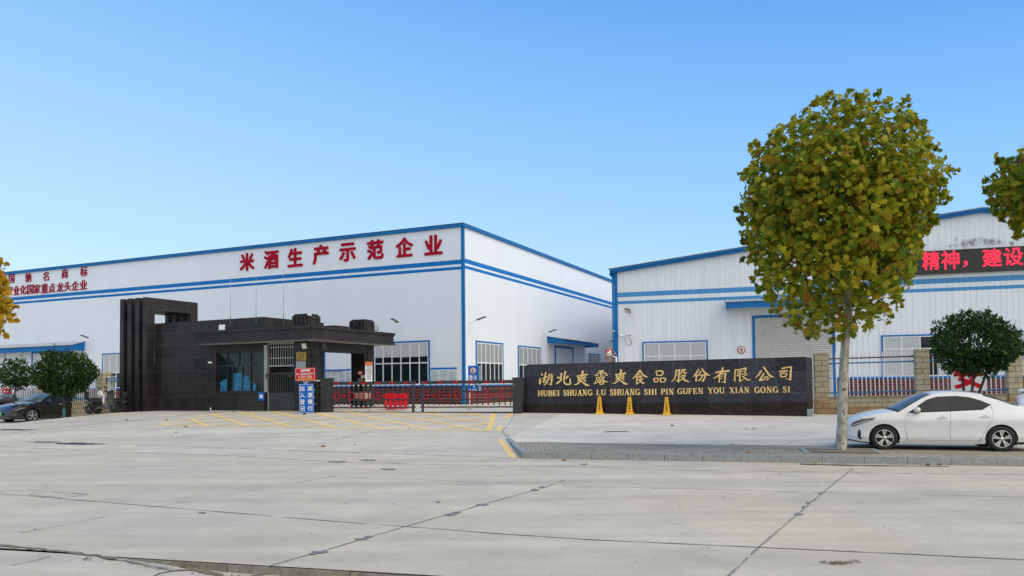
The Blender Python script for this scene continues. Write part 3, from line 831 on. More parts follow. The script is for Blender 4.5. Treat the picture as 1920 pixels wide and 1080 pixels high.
# flank facing the passage
for (u0, u1, v0, c, d, up) in ((892, 943, 638.5, 6, 1.0, 'curtain_folds'), (970.8, 1014, 647.5, 5, 1.0, 'curtain_folds'), (1104, 1124.5, 662.5, 3, 1.0, 'curtain_folds'), (1141, 1152, 667, 2, 1.0, 'curtain_folds')):
    a, _ = FS.onY(u0, 690); b, _ = FS.onY(u1, 690); _, z1 = FS.onY(u0, v0)
    window(hall, a, b, 1.09, z1, c, [1.09 + (z1 - 1.09) * 0.50], drop=d, rot=PI / 2, upmat=M[up], wf=0.07)
a, _ = FS.onY(1040, 690); b, _ = FS.onY(1074, 690); _, z1 = FS.onY(1040, 648)
door_panel(hall, a, b, z1, M['wallR'], rot=PI / 2)
a, _ = FS.onY(1026, 640); b, zb_ = FS.onY(1096, 645); _, zc = FS.onY(1026, 637)
canopy(hall, a, b, zc, 1.15, rot=PI / 2, thick=0.26, drop=0.22)

# big red characters on the hall
let = thing('wall_lettering', 'eight large red characters 米酒生产示范企业 under the eave of the white hall', 'lettering', FL.o, FL.yaw)
def cropbox(L, s, ou, ov): return [(x0 / s + ou, x1 / s + ou, y0 / s + ov, y1 / s + ov) for x0, x1, y0, y1 in L]
chars(let, M['red'], '米酒生产示范企业', cropbox([(122, 230, 297, 432), (303, 412, 278, 416), (480, 592, 260, 402), (668, 788, 235, 382), (866, 990, 222, 362), (1075, 1200, 197, 347), (1290, 1420, 180, 328), (1505, 1640, 163, 312)], 4, 420, 400), FL, -0.0, 0.06, nib_round(0.034))
let = thing('wall_lettering', 'thin row of spaced maroon characters 国驰名商标 near the roof edge above the canopy', 'lettering', FL.o, FL.yaw)
chars(let, M['redletter2'], '国驰名商标', cropbox([(68, 110, 458, 524), (192, 238, 448, 516), (324, 370, 438, 506), (464, 512, 416, 488), (604, 658, 400, 474)], 4, 0, 400), FL, -0.0, 0.05, nib_round(0.006))
let = thing('wall_lettering', 'close-set maroon characters ending 重点龙头企业, just above the blue stripes', 'lettering', FL.o, FL.yaw)
chars(let, M['redletter2'], '产业化国家重点龙头企业', cropbox([(54, 98, 548, 614), (104, 148, 545, 612), (154, 200, 540, 610), (206, 254, 535, 606), (258, 305, 532, 602), (312, 362, 528, 600), (367, 416, 525, 595), (428, 478, 520, 590), (484, 535, 512, 583), (540, 595, 508, 578), (602, 655, 500, 572)], 4, 0, 400), FL, -0.0, 0.05, nib_round(0.012))

# wall lamps: a thin white arm with a flat black head
def wall_lamp(label, fr, u, v, out=0.95, up=0.28):
    x, z = fr.onY(u, v, 0.0)
    p = fr.M @ Vector((x, 0, z))
    t = thing('wall_lamp', label, 'lamp', p, fr.yaw, 'lamps on arms along the white hall')
    m = MB(); m.tube([(0, -0.012, 0), (0, -out * .62, up * .62)], 0.022, 6); m.bbox(-.06, .06, -.012, 0, -.07, .07, 0.004); m.build('arm', M['white'], t)
    m = MB(); Mx = Matrix.Translation((0, -out * .78, up * .8)) @ Matrix.Rotation(-math.atan2(up, out), 4, 'X')
    m.bbox(-.11, .11, -.30, .26, -.025, .035, 0.015, M=Mx); h = m.build('lamp_head', M['black'], t)
    m = MB(); m.bbox(-.08, .08, -.26, .1, -.032, -.026, 0.002, M=Mx); m.build('lens', M['lampglass'], h)
    return t
wall_lamp('arm lamp on the white hall above the ribbed door canopy and round tree', FL, 177, 638)
wall_lamp('arm lamp on the white hall over the granite canopy, beside the six-light window', FL, 754, 610.5)
wall_lamp('arm lamp beside the blue corner post of the white hall', FS, 880, 606)
wall_lamp('arm lamp over the blue canopy on the flank of the white hall', FS, 1017, 627.5)
wall_lamp('arm lamp by the far downpipe, highest above the small end window', FS, 1133, 644)

# notice boards on the hall
def notice(label, fr, u0, u1, v0, v1, cols, y=-0.03, header='signblue', body='signpale', par='board', title=None):
    x0, x1, z0, z1 = rectpx(fr, u0, u1, v0, v1, y)
    t = thing('notice_board', label, 'notice board', fr.M @ Vector((x0, y, z0)), fr.yaw)
    w, h = x1 - x0, z1 - z0
    bx('panel', M[body], t, 0, w, 0, 0.028, 0, h)
    bx('header', M[header], t, 0, w, -0.004, 0.0, h * 0.89, h)
    m = MB()
    for c in range(cols):
        a = w * (c + 0.08) / cols; b = w * (c + 0.92) / cols
        z = h * 0.80
        while z > h * 0.06:
            e = b - random.choice((0, 0, 0, .1, .3)) * (b - a)
            m.box(a, e, -0.003, 0.0, z - h * .012, z + h * .012); z -= h * .048 if random.random() > .18 else h * .1
    m.build('print', M['signgrey'], t)
    return t, w, h
notice('grey notice board with three columns of print under a bright blue header', FL, 807.5, 857, 689, 722, 3, header='bluestripe')
t, w, h = notice('pale blue notice board with red title seen between the granite columns', FL, 608, 647.5, 692.5, 724, 3)
line_text('title', M['brightred'], t, '安全生产管理制度', w * .05, w * .85, h * .83, h * .875, -.004)
notice('narrow notice board hanging next to the red-titled one between the columns', FL, 648.5, 657.5, 691.5, 724, 1)

# ------------------------------------------------------------------ the ribbed workshop with the LED board
pR = at(1155, 718, 49.4)
FR = Frame(pR.x, pR.y, 0.5, math.atan2(-0.293, 0.956))
RW, RD, REAVE, RRIDGE = 42.0, 45.0, 8.44, 10.79
def rtop(x): return REAVE + (RRIDGE - REAVE) * (1 - abs(x - RW / 2) / (RW / 2))
shop = thing('ribbed_workshop', 'white ribbed gable workshop with blue trim and grey roller shutter behind the trees', 'building', FR.o, FR.yaw)
def ribbed(m, x0, x1, zb, zt, y=0.0, pitch=0.30, rib=0.015, rw=0.05):
    m.prism([(x0, y, zb(x0)), (x1, y, zb(x1)), (x1, y, zt(x1))] + ([(RW / 2, y, zt(RW / 2))] if x0 < RW / 2 < x1 else []) + [(x0, y, zt(x0))], (0, 0.004 if y < 0 else 0.2, 0))
    x = math.ceil(x0 / pitch) * pitch
    while x < x1 - rw:
        if x > x0 + 0.02:
            z0, z1 = zb(x), zt(x) - 0.002
            V = [m.v(p) for p in ((x, y, z0), (x + rw * .25, y - rib, z0), (x + rw * .75, y - rib, z0), (x + rw, y, z0), (x, y, z1), (x + rw * .25, y - rib, z1), (x + rw * .75, y - rib, z1), (x + rw, y, z1))]
            for i in range(3): m._f([V[i], V[i + 1], V[i + 5], V[i + 4]])
            m._f([V[3], V[2], V[1], V[0]]); m._f(V[4:])
        x += pitch
m = MB(); ribbed(m, 0, RW, lambda x: -0.9, rtop); m.box(0, 0.2, 0.2, RD, -0.9, REAVE); m.box(RW - 0.2, RW, 0.2, RD, -0.9, REAVE)
m.box(0.2, RW - 0.2, RD - 0.2, RD, -0.9, REAVE); m.build('wall', M['wallR'], shop)
m = MB()
for z0, z1 in ((6.76, 7.06), (6.30, 6.50)): ribbed(m, 0.18, RW, lambda x: z0, lambda x: z1, y=-0.006)
m.build('stripe', M['bluestripeR'], shop)
m = MB()
for sx in (0, 1):
    x0, x1 = (-0.25, RW / 2) if sx == 0 else (RW / 2, RW + 0.25)
    m.prism([(x0, -0.30, rtop(x0) - 0.10), (x1, -0.30, rtop(x1) - 0.10), (x1, -0.30, rtop(x1) + 0.02), (x0, -0.30, rtop(x0) + 0.02)], (0, 0.30, 0))
    m.prism([(x0, -0.38, rtop(x0) + 0.025), (x1, -0.38, rtop(x1) + 0.025), (x1, -0.38, rtop(x1) + 0.13), (x0, -0.38, rtop(x0) + 0.13)], (0, 0.34, 0))
m.box(-0.32, -0.02, -0.04, RD, REAVE - 0.25, REAVE + 0.1)
m.build('eave_trim', M['blue'], shop)
m = MB()
m.prism([(-0.35, -0.40, REAVE + 0.132), (RW / 2, -0.40, RRIDGE + 0.135), (RW + 0.35, -0.40, REAVE + 0.132), (RW + 0.35, -0.40, REAVE + 0.175), (RW / 2, -0.40, RRIDGE + 0.18), (-0.35, -0.40, REAVE + 0.175)], (0, RD, 0))
m.build('roof', M['shutter'], shop)
m = MB(); m.box(-0.02, 0.18, -0.06, 0.25, -0.9, rtop(0) - 0.1); m.build('corner_post', M['blue'], shop)
m = MB(); m.tube([(-0.09, -0.12, REAVE - 0.1), (-0.09, -0.12, -0.5)], 0.075, 10)
dp = m.build('downpipe', M['blue'], shop)
for z in (1.6, 3.1, 4.55): bx('pipe_clamp', M['white'], dp, -0.19, 0.01, -0.21, -0.035, z, z + 0.05)
m = MB(); m.box(0.18, RW, -0.04, 0, -0.9, 1.30); m.build('tile_plinth', M['brick'], shop)
m = MB(); m.box(0.18, RW, -0.07, 0, 1.30, 1.42); m.build('plinth_cap', M['bluestripe'], shop)
a, b, z0, z1 = rectpx(FR, 1205, 1327.5, 641, 712)
window(shop, a, b, 1.42, z1 + 0.05, 4, [1.42 + (z1 - 1.42) * 0.62], drop=1.0, lower=1.0, proud=.035)
a, b, z0, z1 = rectpx(FR, 1653, 1800, 627, 705)
window(shop, a, b, 1.42, z1, 4, [1.42 + (z1 - 1.42) * 0.66], drop=1.0, lower=1.0, dark=((1, 2), (0, 2)), proud=.035)
a, b, z0, z1 = rectpx(FR, 1895, 2010, 619, 702)
window(shop, a, b, 1.42, z1, 4, [1.42 + (z1 - 1.42) * 0.62], drop=1.0, lower=1.0, proud=.035)
# roller shutter
a, b, z0, z1 = rectpx(FR, 1411, 1566, 592, 700)
_, z1 = FR.onY(1411, 592)
m = MB(); frame_box(m, a, b, 0.0, z1, -0.09, 0.02, 0.16, bottom=False); rs = m.build('shutter_door', M['blue'], shop)
m = MB(); rows = []; z = 0.0; i = 0
while z < z1 - 0.16:
    for k, dy in ((0.0, 0.0), (0.25, -0.028), (0.6, -0.034), (0.9, -0.012)): rows.append([(a + 0.16, -0.045 + dy, z + k * 0.125), (b - 0.16, -0.045 + dy, z + k * 0.125)])
    z += 0.125
m.grid(rows, smooth=False); m.build('shutter_curtain', M['shutter'], rs)
a, _ = FR.onY(1362, 576); b, _ = FR.onY(1600, 576); _, zc = FR.onY(1375, 570.5)
canopy(shop, a, b, zc, 1.2, thick=0.36, drop=0.24)
# round number sign
x, z = FR.onY(1390, 656, -0.03); p = FR.M @ Vector((x, -0.035, z))
t = thing('number_sign', 'round white sign with red rim and number 9 by the shutter', 'sign', p, FR.yaw)
RX = Matrix.Rotation(PI / 2, 4, 'X')
m = MB(); m.lathe([(0.0, -.03), (0.26, -.03), (0.26, 0.0), (0, 0.0)], 28, RX); m.build('disc', M['white'], t)
m = MB(); m.lathe([(0.19, 0.0), (0.19, 0.006), (0.235, 0.006), (0.235, 0.0)], 28, RX); m.build('rim', M['red'], t)
m = MB(); char_into(m, '9', -0.085, 0.085, -0.125, 0.125, -0.001, 0.006, nib_round(0.06)); m.build('number', M['red'], t, recalc=False)
# LED board
y = -0.28
x0, _ = FR.onY(1622, 490, y); x1, _ = FR.onY(2030, 490, y); _, z0 = FR.onY(1800, 510.5, y); _, z1 = FR.onY(1800, 468.5, y)
led = thing('led_board', 'long black display board with glowing red characters across the workshop gable', 'display board', FR.M @ Vector((x0, y, z0)), FR.yaw)
bx('board', M['ledboard'], led, 0, x1 - x0, 0, 0.25, 0, z1 - z0)
m = MB(); frame_box(m, -0.03, x1 - x0 + 0.03, -0.03, z1 - z0 + 0.03, -0.02, 0.24, 0.03); m.build('frame', M['darksteel'], led)
FLED = Frame(*(FR.M @ Vector((x0, y, z0))), FR.yaw)
chars(led, M['led'], '精神，建设', [(1729, 1762, 471.5, 506), (1764.5, 1799, 469, 505), (1805, 1815, 489, 501), (1841.5, 1879, 466, 500.5), (1882, 1918.5, 464, 498)], FLED, -0.002, 0.004, nib_round(0.022))
random.seed(19)
m = MB()
for _ in range(90):
    u = random.gauss(1838, 26); v = 459 - abs(random.gauss(0, 7)) - (u - 1838) * .04
    x, z = FR.onY(u, v, -.03); r_ = random.uniform(.03, .13); n_ = 7
    cv = m.v((x, -.0262, z)); V_ = [m.v((x + math.cos(i * 2 * PI / n_) * r_ * random.uniform(.4, 1.3), -.0262, z + math.sin(i * 2 * PI / n_) * r_ * random.uniform(.4, 1.5))) for i in range(n_)]
    for i in range(n_): m._f([cv, V_[i], V_[(i + 1) % n_]])
m.build('mould_stain', simple('grey_mould', (.54, .575, .61), .8, var=.25), shop, recalc=False)
# floodlight and cameras on the corner of the workshop
x, z = FR.onY(1183, 594)
t = thing('floodlight', 'square black floodlight on a white arm near the workshop downpipe', 'floodlight', FR.M @ Vector((x, 0, z)), FR.yaw)
m = MB(); m.tube([(0, -0.03, 0), (0, -0.25, 0.06), (-0.08, -0.5, 0.22)], 0.025, 6); m.build('arm', M['white'], t)
m = MB(); Mx = Matrix.Translation((-0.12, -0.62, 0.32)) @ Matrix.Rotation(R(-35), 4, 'X') @ Matrix.Rotation(R(20), 4, 'Y'); m.bbox(-.19, .19, -.2, .2, -.03, .05, .015, M=Mx); h = m.build('housing', M['black'], t)
m = MB(); m.bbox(-.15, .15, -.16, .16, -.04, -.031, .003, M=Mx); m.build('lens', M['lampglass'], h)
def cctv(label, fr, u, v, side=-1, y=-0.03, s=1.0, group=None):
    x, z = fr.onY(u, v, y)
    t = thing('security_camera', label, 'camera', fr.M @ Vector((x, y, z)), fr.yaw, group)
    m = MB(); m.bbox(-.05 * s, .05 * s, -.0, .03, -.05 * s, .05 * s, .01); m.tube([(0, 0, 0), (0, -.12 * s, -.03)], .018 * s, 6); m.build('bracket', M['white'], t)
    Mx = Matrix.Translation((side * .08 * s, -.22 * s, .02)) @ Matrix.Rotation(R(90 + 8), 4, 'X') @ Matrix.Rotation(R(35 * side), 4, 'Y')
    m = MB(); m.lathe([(0, -.16 * s), (.06 * s, -.16 * s), (.065 * s, 0), (.065 * s, .18 * s), (.05 * s, .2 * s)], 12, Mx); b_ = m.build('body', M['white'], t)
    m = MB(); m.lathe([(.05 * s, .19 * s), (0, .192 * s)], 12, Mx); m.build('lens', M['black'], b_)
    return t
cctv('white bullet camera beside the blue downpipe, pointing away from the shutter', FR, 1168, 630, -1, s=1.1)
cctv('white bullet camera with hanging cable, the one farther from the downpipe', FR, 1177, 629, 1, s=1.1)
x, z = FR.onY(1172, 632)
m = MB(); m.tube([(0, -.03, 0), (.03, -.03, -.35), (.2, -.03, -.55), (.4, -.03, -.45), (.42, -.03, -.25), (.25, -.03, -.05)], .012, 5)
o = m.build('camera_cable', M['black']); o.location = FR.M @ Vector((x, 0, z)); o.rotation_euler.z = FR.yaw; tag(o, 'thin loop of cable hanging below the two bullet cameras', 'cable')

# ------------------------------------------------------------------ granite gatehouse
FG = Frame(-8.82, 33.0, 0.63, math.atan2(-0.435, 0.9004))
gh = thing('gatehouse', 'dark polished granite gatehouse with finned pylon, guard window and deep canopy', 'gatehouse', FG.o, FG.yaw)
def fx(u, v, y): return FG.onY(u, v, y)[0]
def fz(u, v, y): return FG.onY(u, v, y)[1]
WY = 0.10
xL = fx(290, 690, WY); xR = fx(502, 690, WY); xB = fx(494, 594, WY); ZT = fz(494, 594, WY)
xw0, xw1 = fx(405, 700, WY), fx(494.5, 700, WY); zw0, zw1 = fz(450, 735.8, WY), fz(450, 660, WY)
ZC0, ZC1 = fz(585.6, 636, -0.5), fz(585.6, 610, -0.5)
BD = 4.2
m = MB()
m.box(xL, xw0, WY, BD, -0.4, ZT)
m.box(xw0, xw1, WY, WY + .3, -0.4, zw0); m.box(xw0, xw1, WY, WY + .3, zw1, ZT)
m.box(xw1, xB + .02, WY, BD, -0.4, ZT)
m.box(xw0, xw1, BD - .2, BD, -0.4, ZT); m.box(xw0, xw1, WY + .3, BD - .2, ZT - .3, ZT); m.box(xw0, xw1, WY + .3, BD - .2, -.4, 0.1)
m.build('wall', M['granite'], gh)
# pylon of four portal slabs
m = MB(); y0, y1 = -0.37, 2.71
for i in range(4):
    xb = xL - 0.003 - i * 0.545; xa = xb - 0.27
    zt = fz(274.6, 557, y0)
    m.box(xa, xb, y0, WY, -0.5, zt); m.box(xa, xb, 2.27, y1, -0.5, zt); m.box(xa, xb, WY, 2.27, zt - 0.60, zt); m.box(xa, xb, WY, 2.27, -0.5, 2.2)
m.build('pylon', M['granite'], gh)
def lpoly(e):
    return [(-6.06 - e, -0.5 - e), (0.62 + e, -0.5 - e), (0.62 + e, 5.54 + e), (xB + .02, 5.54 + e), (xB + .02, WY), (-6.06 - e, WY)]
def lay(m, e, z0, z1): m.prism([(x, y, z0) for x, y in lpoly(e)], (0, 0, z1 - z0))
m = MB(); H = ZC1 - ZC0
lay(m, 0.0, ZC0 + .02, ZC1 - .10); lay(m, 0.07, ZC1 - .10, ZC1); lay(m, 0.03, ZC1 - .15, ZC1 - .101); lay(m, 0.06, ZC0 + .0, ZC0 + .07); lay(m, 0.03, ZC0 + .071, ZC0 + .12)
cp = m.build('canopy', M['granite'], gh)
m = MB(); lay(m, -0.03, ZC0 - .02, ZC0 - .001); m.build('soffit', M['soffit'], cp)
def column(y0):
    m = MB(); m.box(-.80, 0, y0, y0 + .75, -0.3, ZC0 - .02)
    for z in (0.35, 1.05, 1.75, 2.3):       # raised squares down the narrow face
        m.box(0, .03, y0 + .2, y0 + .55, z, z + .42)
    m.box(-.83, .03, y0 - .03, y0 + .78, -.3, .12)
    return m.build('column', M['granite'], gh)
column(0.0); column(4.0)
def cap(y0, s):
    m = MB(); z1 = ZC1 + s
    m.box(-.86, .06, y0 - .06, y0 + .74, ZC1, z1 - .08); m.box(-.80, 0.0, y0, y0 + .68, z1 - .08, z1)
    for i in range(4): m.box(-.80 + i * .22, -.68 + i * .22, y0 - .10, y0 - .061, ZC1 + .05, z1 - .1)
    frame_box2(m, .061, .10, y0 + .05, y0 + .63, ZC1 + .08, z1 - .12, .1)
    return m.build('roof_block', M['granite'], gh)
def frame_box2(m, x0, x1, y0, y1, z0, z1, w):
    m.box(x0, x1, y0, y0 + w, z0, z1); m.box(x0, x1, y1 - w, y1, z0, z1); m.box(x0, x1, y0 + w, y1 - w, z0, z0 + w); m.box(x0, x1, y0 + w, y1 - w, z1 - w, z1)
cap(0.0, 0.58); cap(4.0, 0.62)
m = MB(); m.box(-1.6, -.3, 2.2, 3.2, ZC1, ZC1 + .22); m.build('roof_kerb', M['granite'], gh)
m = MB(); m.box(-.6, .02, .78, 3.97, ZC0 - .45, ZC0 - .021); m.build('beam', M['granite'], gh)
# guard window
wy = WY + .14
m = MB(); frame_box(m, xw0, xw1, zw0, zw1, wy - .05, wy + .03, .05); gw = m.build('guard_window', M['darksteel'], gh)
zt_ = fz(450, 685.7, wy)
u4 = [fx(u, 690, wy) for u in (427.5, 449.2, 470.9)]
m = MB()
m.box(xw0 + .05, xw1 - .05, wy - .045, wy + .02, zt_ - .02, zt_ + .02)
for x in u4: m.box(x - .02, x + .02, wy - .044, wy + .019, zt_ + .02, zw1 - .05)
for u in (427.5, 437, 455.5, 471): x = fx(u, 710, wy); m.box(x - .022, x + .022, wy - .044, wy + .019, zw0 + .05, zt_ - .02)
xs = fx(472, 725, wy); zs_ = fz(480, 718, wy); m.box(xs, xw1 - .05, wy - .043, wy + .018, zs_ - .018, zs_ + .018); x = fx(482, 725, wy); m.box(x - .015, x + .015, wy - .042, wy + .017, zw0 + .05, zs_ - .02)
m.build('sash', M['darksteel'], gw)
bx('glass', M['glass'], gw, xw0 + .04, xw1 - .04, wy, wy + .012, zw0 + .04, zw1 - .04)
M['bluecloth'] = simple('blue_cloth', (0.012, 0.15, 0.30), 0.4, var=0.5, scale=7)  # blue of the sky mirrored in the guard window; the inner door shares it
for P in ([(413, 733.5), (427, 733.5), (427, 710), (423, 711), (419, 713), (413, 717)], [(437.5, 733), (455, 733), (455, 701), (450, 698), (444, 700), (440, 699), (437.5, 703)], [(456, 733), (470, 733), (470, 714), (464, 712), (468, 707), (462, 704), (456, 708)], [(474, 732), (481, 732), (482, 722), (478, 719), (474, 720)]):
    m = MB(); m.prism([(fx(u, v, wy), wy - .006, fz(u, v, wy)) for u, v in P], (0, .004, 0)); m.build('curtain', M['bluecloth'], gw)  # flat blue shapes on the pane, painted in as reflections of the sky
# door with grille beside the column
dy = WY + .05; xd0, xd1 = fx(503, 690, dy), -0.81
zg0 = fz(525, 686, dy)
m = MB(); frame_box(m, xd0, xd1, 0, ZC0 - .05, dy - .03, dy + .03, .05, bottom=False); m.box(xd0 + .05, xd1 - .05, dy - .03, dy + .03, zg0 - .03, zg0 + .03)
for z in (zg0 + .35, ZC0 - .25): m.box(xd0 + .05, xd1 - .05, dy - .015, dy + .015, z - .015, z + .015)
n = 11
for i in range(1, n): x = xd0 + .05 + (xd1 - xd0 - .1) * i / n; m.box(x - .012, x + .012, dy - .012, dy + .012, zg0 + .03, ZC0 - .1)
dr = m.build('gate_door', M['steel'], gh)
m = MB(); zm = fz(525, 736, dy); m.box(xd0 + .06, xd1 - .06, dy - .02, dy + .02, 0.03, zm)
for i in range(0, 12): x = xd0 + .08 + (xd1 - xd0 - .16) * i / 11; m.box(x - .018, x + .018, dy - .02, dy + .02, zm, zg0 - .35)
m.box(xd0 + .06, xd1 - .06, dy - .019, dy + .019, zg0 - .36, zg0 - .30); m.build('door_leaf', M['darksteel'], dr)
bx('handrail', M['cone'], dr, xd0 + .85, xd1 - .55, dy + .3, dy + .34, fz(530, 706, dy), fz(530, 704, dy))
m = MB(); m.box(xd0, xd1, dy + 1.6, dy + 1.7, -.2, ZC0 - .1); m.build('passage_wall', M['black'], gh)
m = MB(); m.box(xd0 + .05, xd0 + .55, dy + 1.52, dy + 1.59, .9, ZC0 - .3); m.build('blue_door', M['bluecloth'], gh)
# steel jamb strip with small emblem stickers
bx('jamb', M['steel'], gh, fx(496.5, 690, WY), fx(502.5, 690, WY), WY - .05, WY - .002, zw0 - .25 * 0, ZC0 - .12)
def plate(name, label, cat, fr, u0, u1, v0, v1, y, mat, lines=3, lmat='signgrey', th=.02):
    x0, x1, z0, z1 = rectpx(fr, u0, u1, v0, v1, y)
    t = thing(name, label, cat, fr.M @ Vector((x0, y, z0)), fr.yaw); w, h = x1 - x0, z1 - z0
    mm = MB(); mm.bbox(0, w, 0, th, 0, h, .004); mm.build('panel', M[mat], t)
    if lines:
        mm = MB()
        for i in range(lines):
            z = h * (0.82 - 0.66 * i / max(1, lines - 1)) if lines > 1 else h / 2; e = random.uniform(.08, .2)
            mm.box(w * e, w * (1 - e), -.002, 0, z - h * .045, z + h * .035)
        mm.build('print', M[lmat], t)
    return t, w, h
plate('plaque', 'brass plaque high on the front granite column', 'plaque', FG, 555.5, 574, 660, 676, -.03, 'brass', 4, 'rust')
plate('plaque', 'pale steel plaque under the brass one on the granite column', 'plaque', FG, 555, 573, 677.5, 692, -.03, 'steel', 3)
FGR = Frame(FG.o.x, FG.o.y, 0.63, FG.yaw + PI / 2)
t, w, h = plate('notice', 'tall white notice with orange heading on the second granite column', 'notice', FGR, 685, 698, 679, 716, -.04, 'white', 7)
bx('heading', M['orange'], t, -.01, w + .01, -.006, 0, h * .84, h + .02)
def colplate(label, u0, u1, v0, v1, mat, n):
    y = 3.97; return plate('plate', label, 'plate', FG, u0, u1, v0, v1, y, mat, n)
t, w, h = colplate('small red-framed plate on the second granite column', 670.5, 680, 695.5, 703, 'brightred', 0)
bx('card', M['signpale'], t, w * .15, w * .85, -.004, 0, h * .2, h * .8)
t, w, h = colplate('little white sticker between two plates on the second granite column', 676.5, 683, 704, 708.5, 'white', 1)
colplate('square silver plate with grey print, lowest on the second granite column', 671, 680, 709, 717, 'steel', 4)
# blue payment poster on the guard-room wall (its code is left blank)
t, w, h = plate('poster', 'small blue poster with a white square below the guard window', 'poster', FG, 484.5, 495, 735.5, 751, WY - .03, 'signblue', 0)
bx('card', M['white'], t, w * .2, w * .8, -.003, 0, h * .28, h * .72)
# emblem stickers on jamb
m = MB()
x, z = FG.onY(499.5, 706, WY - .055); m.prism([(x - .06, WY - .056, z + .1), (x, WY - .056, z + .15), (x + .06, WY - .056, z + .1), (x + .05, WY - .056, z - .06), (x, WY - .056, z - .12), (x - .05, WY - .056, z - .06)], (0, .004, 0)); m.build('shield_sticker', M['darksteel'], gh)
# floodlights on the gatehouse
def flood(label, fr, u, v, y, tilt=-20, yaw=0, s=1.0, face='lampglass', shell='black', grp='floodlights on the granite gatehouse'):
    x, z = fr.onY(u, v, y); t = thing('floodlight', label, 'floodlight', fr.M @ Vector((x, y, z)), fr.yaw, grp)
    Mx = Matrix.Rotation(R(yaw), 4, 'Z') @ Matrix.Rotation(R(tilt), 4, 'X')
    m = MB(); m.bbox(-.17 * s, .17 * s, -.04, .04, -.14 * s, .14 * s, .012, M=Mx); h = m.build('housing', M[shell], t)
    m = MB(); m.bbox(-.145 * s, .145 * s, -.046, -.038, -.115 * s, .115 * s, .003, M=Mx); m.build('lens', M[face], h)
    m = MB(); m.tube([(-.18 * s, .0, 0), (-.18 * s, .1, .0), (.18 * s, .1, 0), (.18 * s, 0, 0)], .014, 5); m.build('bracket', M['darksteel'], t)
flood('white-faced floodlight standing on the granite canopy edge by the first lightning rod', FG, 416, 614.5, -.45, -5, 0, 0.95, 'white', 'white')
flood('floodlight under the canopy on the front column, above the brass plaque', FG, 571.5, 648.5, -.15, 15, -10, 1.0)
flood('tilted floodlight on the inner side of the front column under the canopy', FG, 609.5, 649, .35, 25, -62, 1.0)
flood('floodlight on the canopy roof beside the second roof block', FG, 703, 615.5, 5.0, 0, 35, 0.9)
cctv('white camera perched on the roof block over the front column', FG, 583, 591, -.12, -1, s=.5)
cctv('white camera on the granite wall beside the guard window', FG, 396.5, 680.5, WY - .01, -1, s=.5)
cctv('camera hanging under the far end of the granite canopy', FGR, 711, 652, -.3, -1, s=.6)
for label, u, v0, v1, y in (('lightning rod on the granite canopy nearest the white floodlight', 432, 517, 606, -.2), ('tallest lightning rod, standing mid canopy before the parapet corner', 480.2, 499, 603, -.2), ('lightning rod rising behind the parapet close to the roof block', 531.5, 506, 611, .9)):
    x, z0 = FG.onY(u, v1, y); _, z1 = FG.onY(u, v0, y)
    t = thing('lightning_rod', label, 'lightning rod', FG.M @ Vector((x, y, ZC1)), FG.yaw, 'lightning rods on the gatehouse roof')
    m = MB(); m.tube([(0, 0, 0), (0, 0, (z1 - ZC1) * .16)], .028, 6); m.build('base', M['darksteel'], t)
    m = MB(); m.tube([(0, 0, (z1 - ZC1) * .16), (0, 0, (z1 - ZC1) * .42)], .017, 6); m.tube([(0, 0, (z1 - ZC1) * .42), (0, 0, z1 - ZC1)], .008, 5); m.build('rod', M['steel'], t)
x, z = FG.onY(395.5, 768, WY - .04)
m = MB(); m.tube([(x, WY - .06, z + .1), (x, WY - .06, z - .04), (x + .05, WY - .06, z - .07), (x + 1.9, WY - .06, z - .07)], .028, 6)
o = m.build('drain_pipe', M['white']); o.location = FG.o; o.rotation_euler.z = FG.yaw; tag(o, 'short white plastic pipe along the foot of the granite wall', 'pipe')

# ------------------------------------------------------------------ barrier gate
gA, gB = at(622, 770, 31.8), at(963, 773, 30.0)
FB = Frame(gA.x, gA.y, 1.71 - 1.085, math.atan2(gB.y - gA.y, gB.x - gA.x)); GL = (Vector((gB.x, gB.y)) - Vector((gA.x, gA.y))).length
xm0, xm1 = FB.onY(779, 720)[0], FB.onY(788, 720)[0]
def leaf(label, xa, xb, post_x):
    t = thing('barrier_gate', label, 'barrier', FB.M @ Vector((xa, 0, 0)), FB.yaw, 'fence-type barrier arms across the entrance')
    L = xb - xa
    m = MB(); m.bbox(0, L, -.05, .05, 1.115, 1.245, .012); m.build('top_bar', M['darksteel'], t)
    m = MB(); n = 6; cs = []
    for i in range(n):
        c = L * (i + .35) / n; m.box(c - .095, c + .095, -.053, -.0505, 1.14, 1.22)
    m.build('reflector', M['reflred'], t)
    for z in (.80, .495, .185):
        m = MB(); m.bbox(0, L, -.028, .028, z - .028, z + .028, .006); r_ = m.build('rail', M['darksteel'], t)
        m = MB()
        for i in range(n):
            c = L * (i + .35) / n; m.box(c - .085, c + .085, -.031, -.0285, z - .018, z + .018)
        m.build('reflector', M['reflred'], r_)
    nb = 17
    for i in range(nb):
        x = L * (i + .5) / nb
        m = MB(); m.box(x - .02, x + .02, -.02, .02, .213, .467); m.box(x - .02, x + .02, -.02, .02, .523, .772); m.box(x - .02, x + .02, -.02, .02, .828, 1.10); b = m.build('bar', M['darksteel'], t)
        bx('sleeve', M['reflred'], b, x - .021, x + .021, -.0215, .0215, .55, .745)
        m = MB(); m.box(x - .03, x + .03, -.03, .03, 1.06, 1.112); m.box(x - .026, x + .026, -.03, .03, .215, .25); m.build('cap', M['white'], b)
    m = MB(); m.bbox(post_x - .045, post_x + .045, -.04, .04, -.05, 1.1, .008); m.build('post', M['darksteel'], t)
    return t
leaf('red and black fence barrier arm nearer the blue slow-down sign', 0.02, xm0, xm0 - .1 - .02)
leaf('red and black fence barrier arm ending at the granite name wall', xm1, GL, .1)
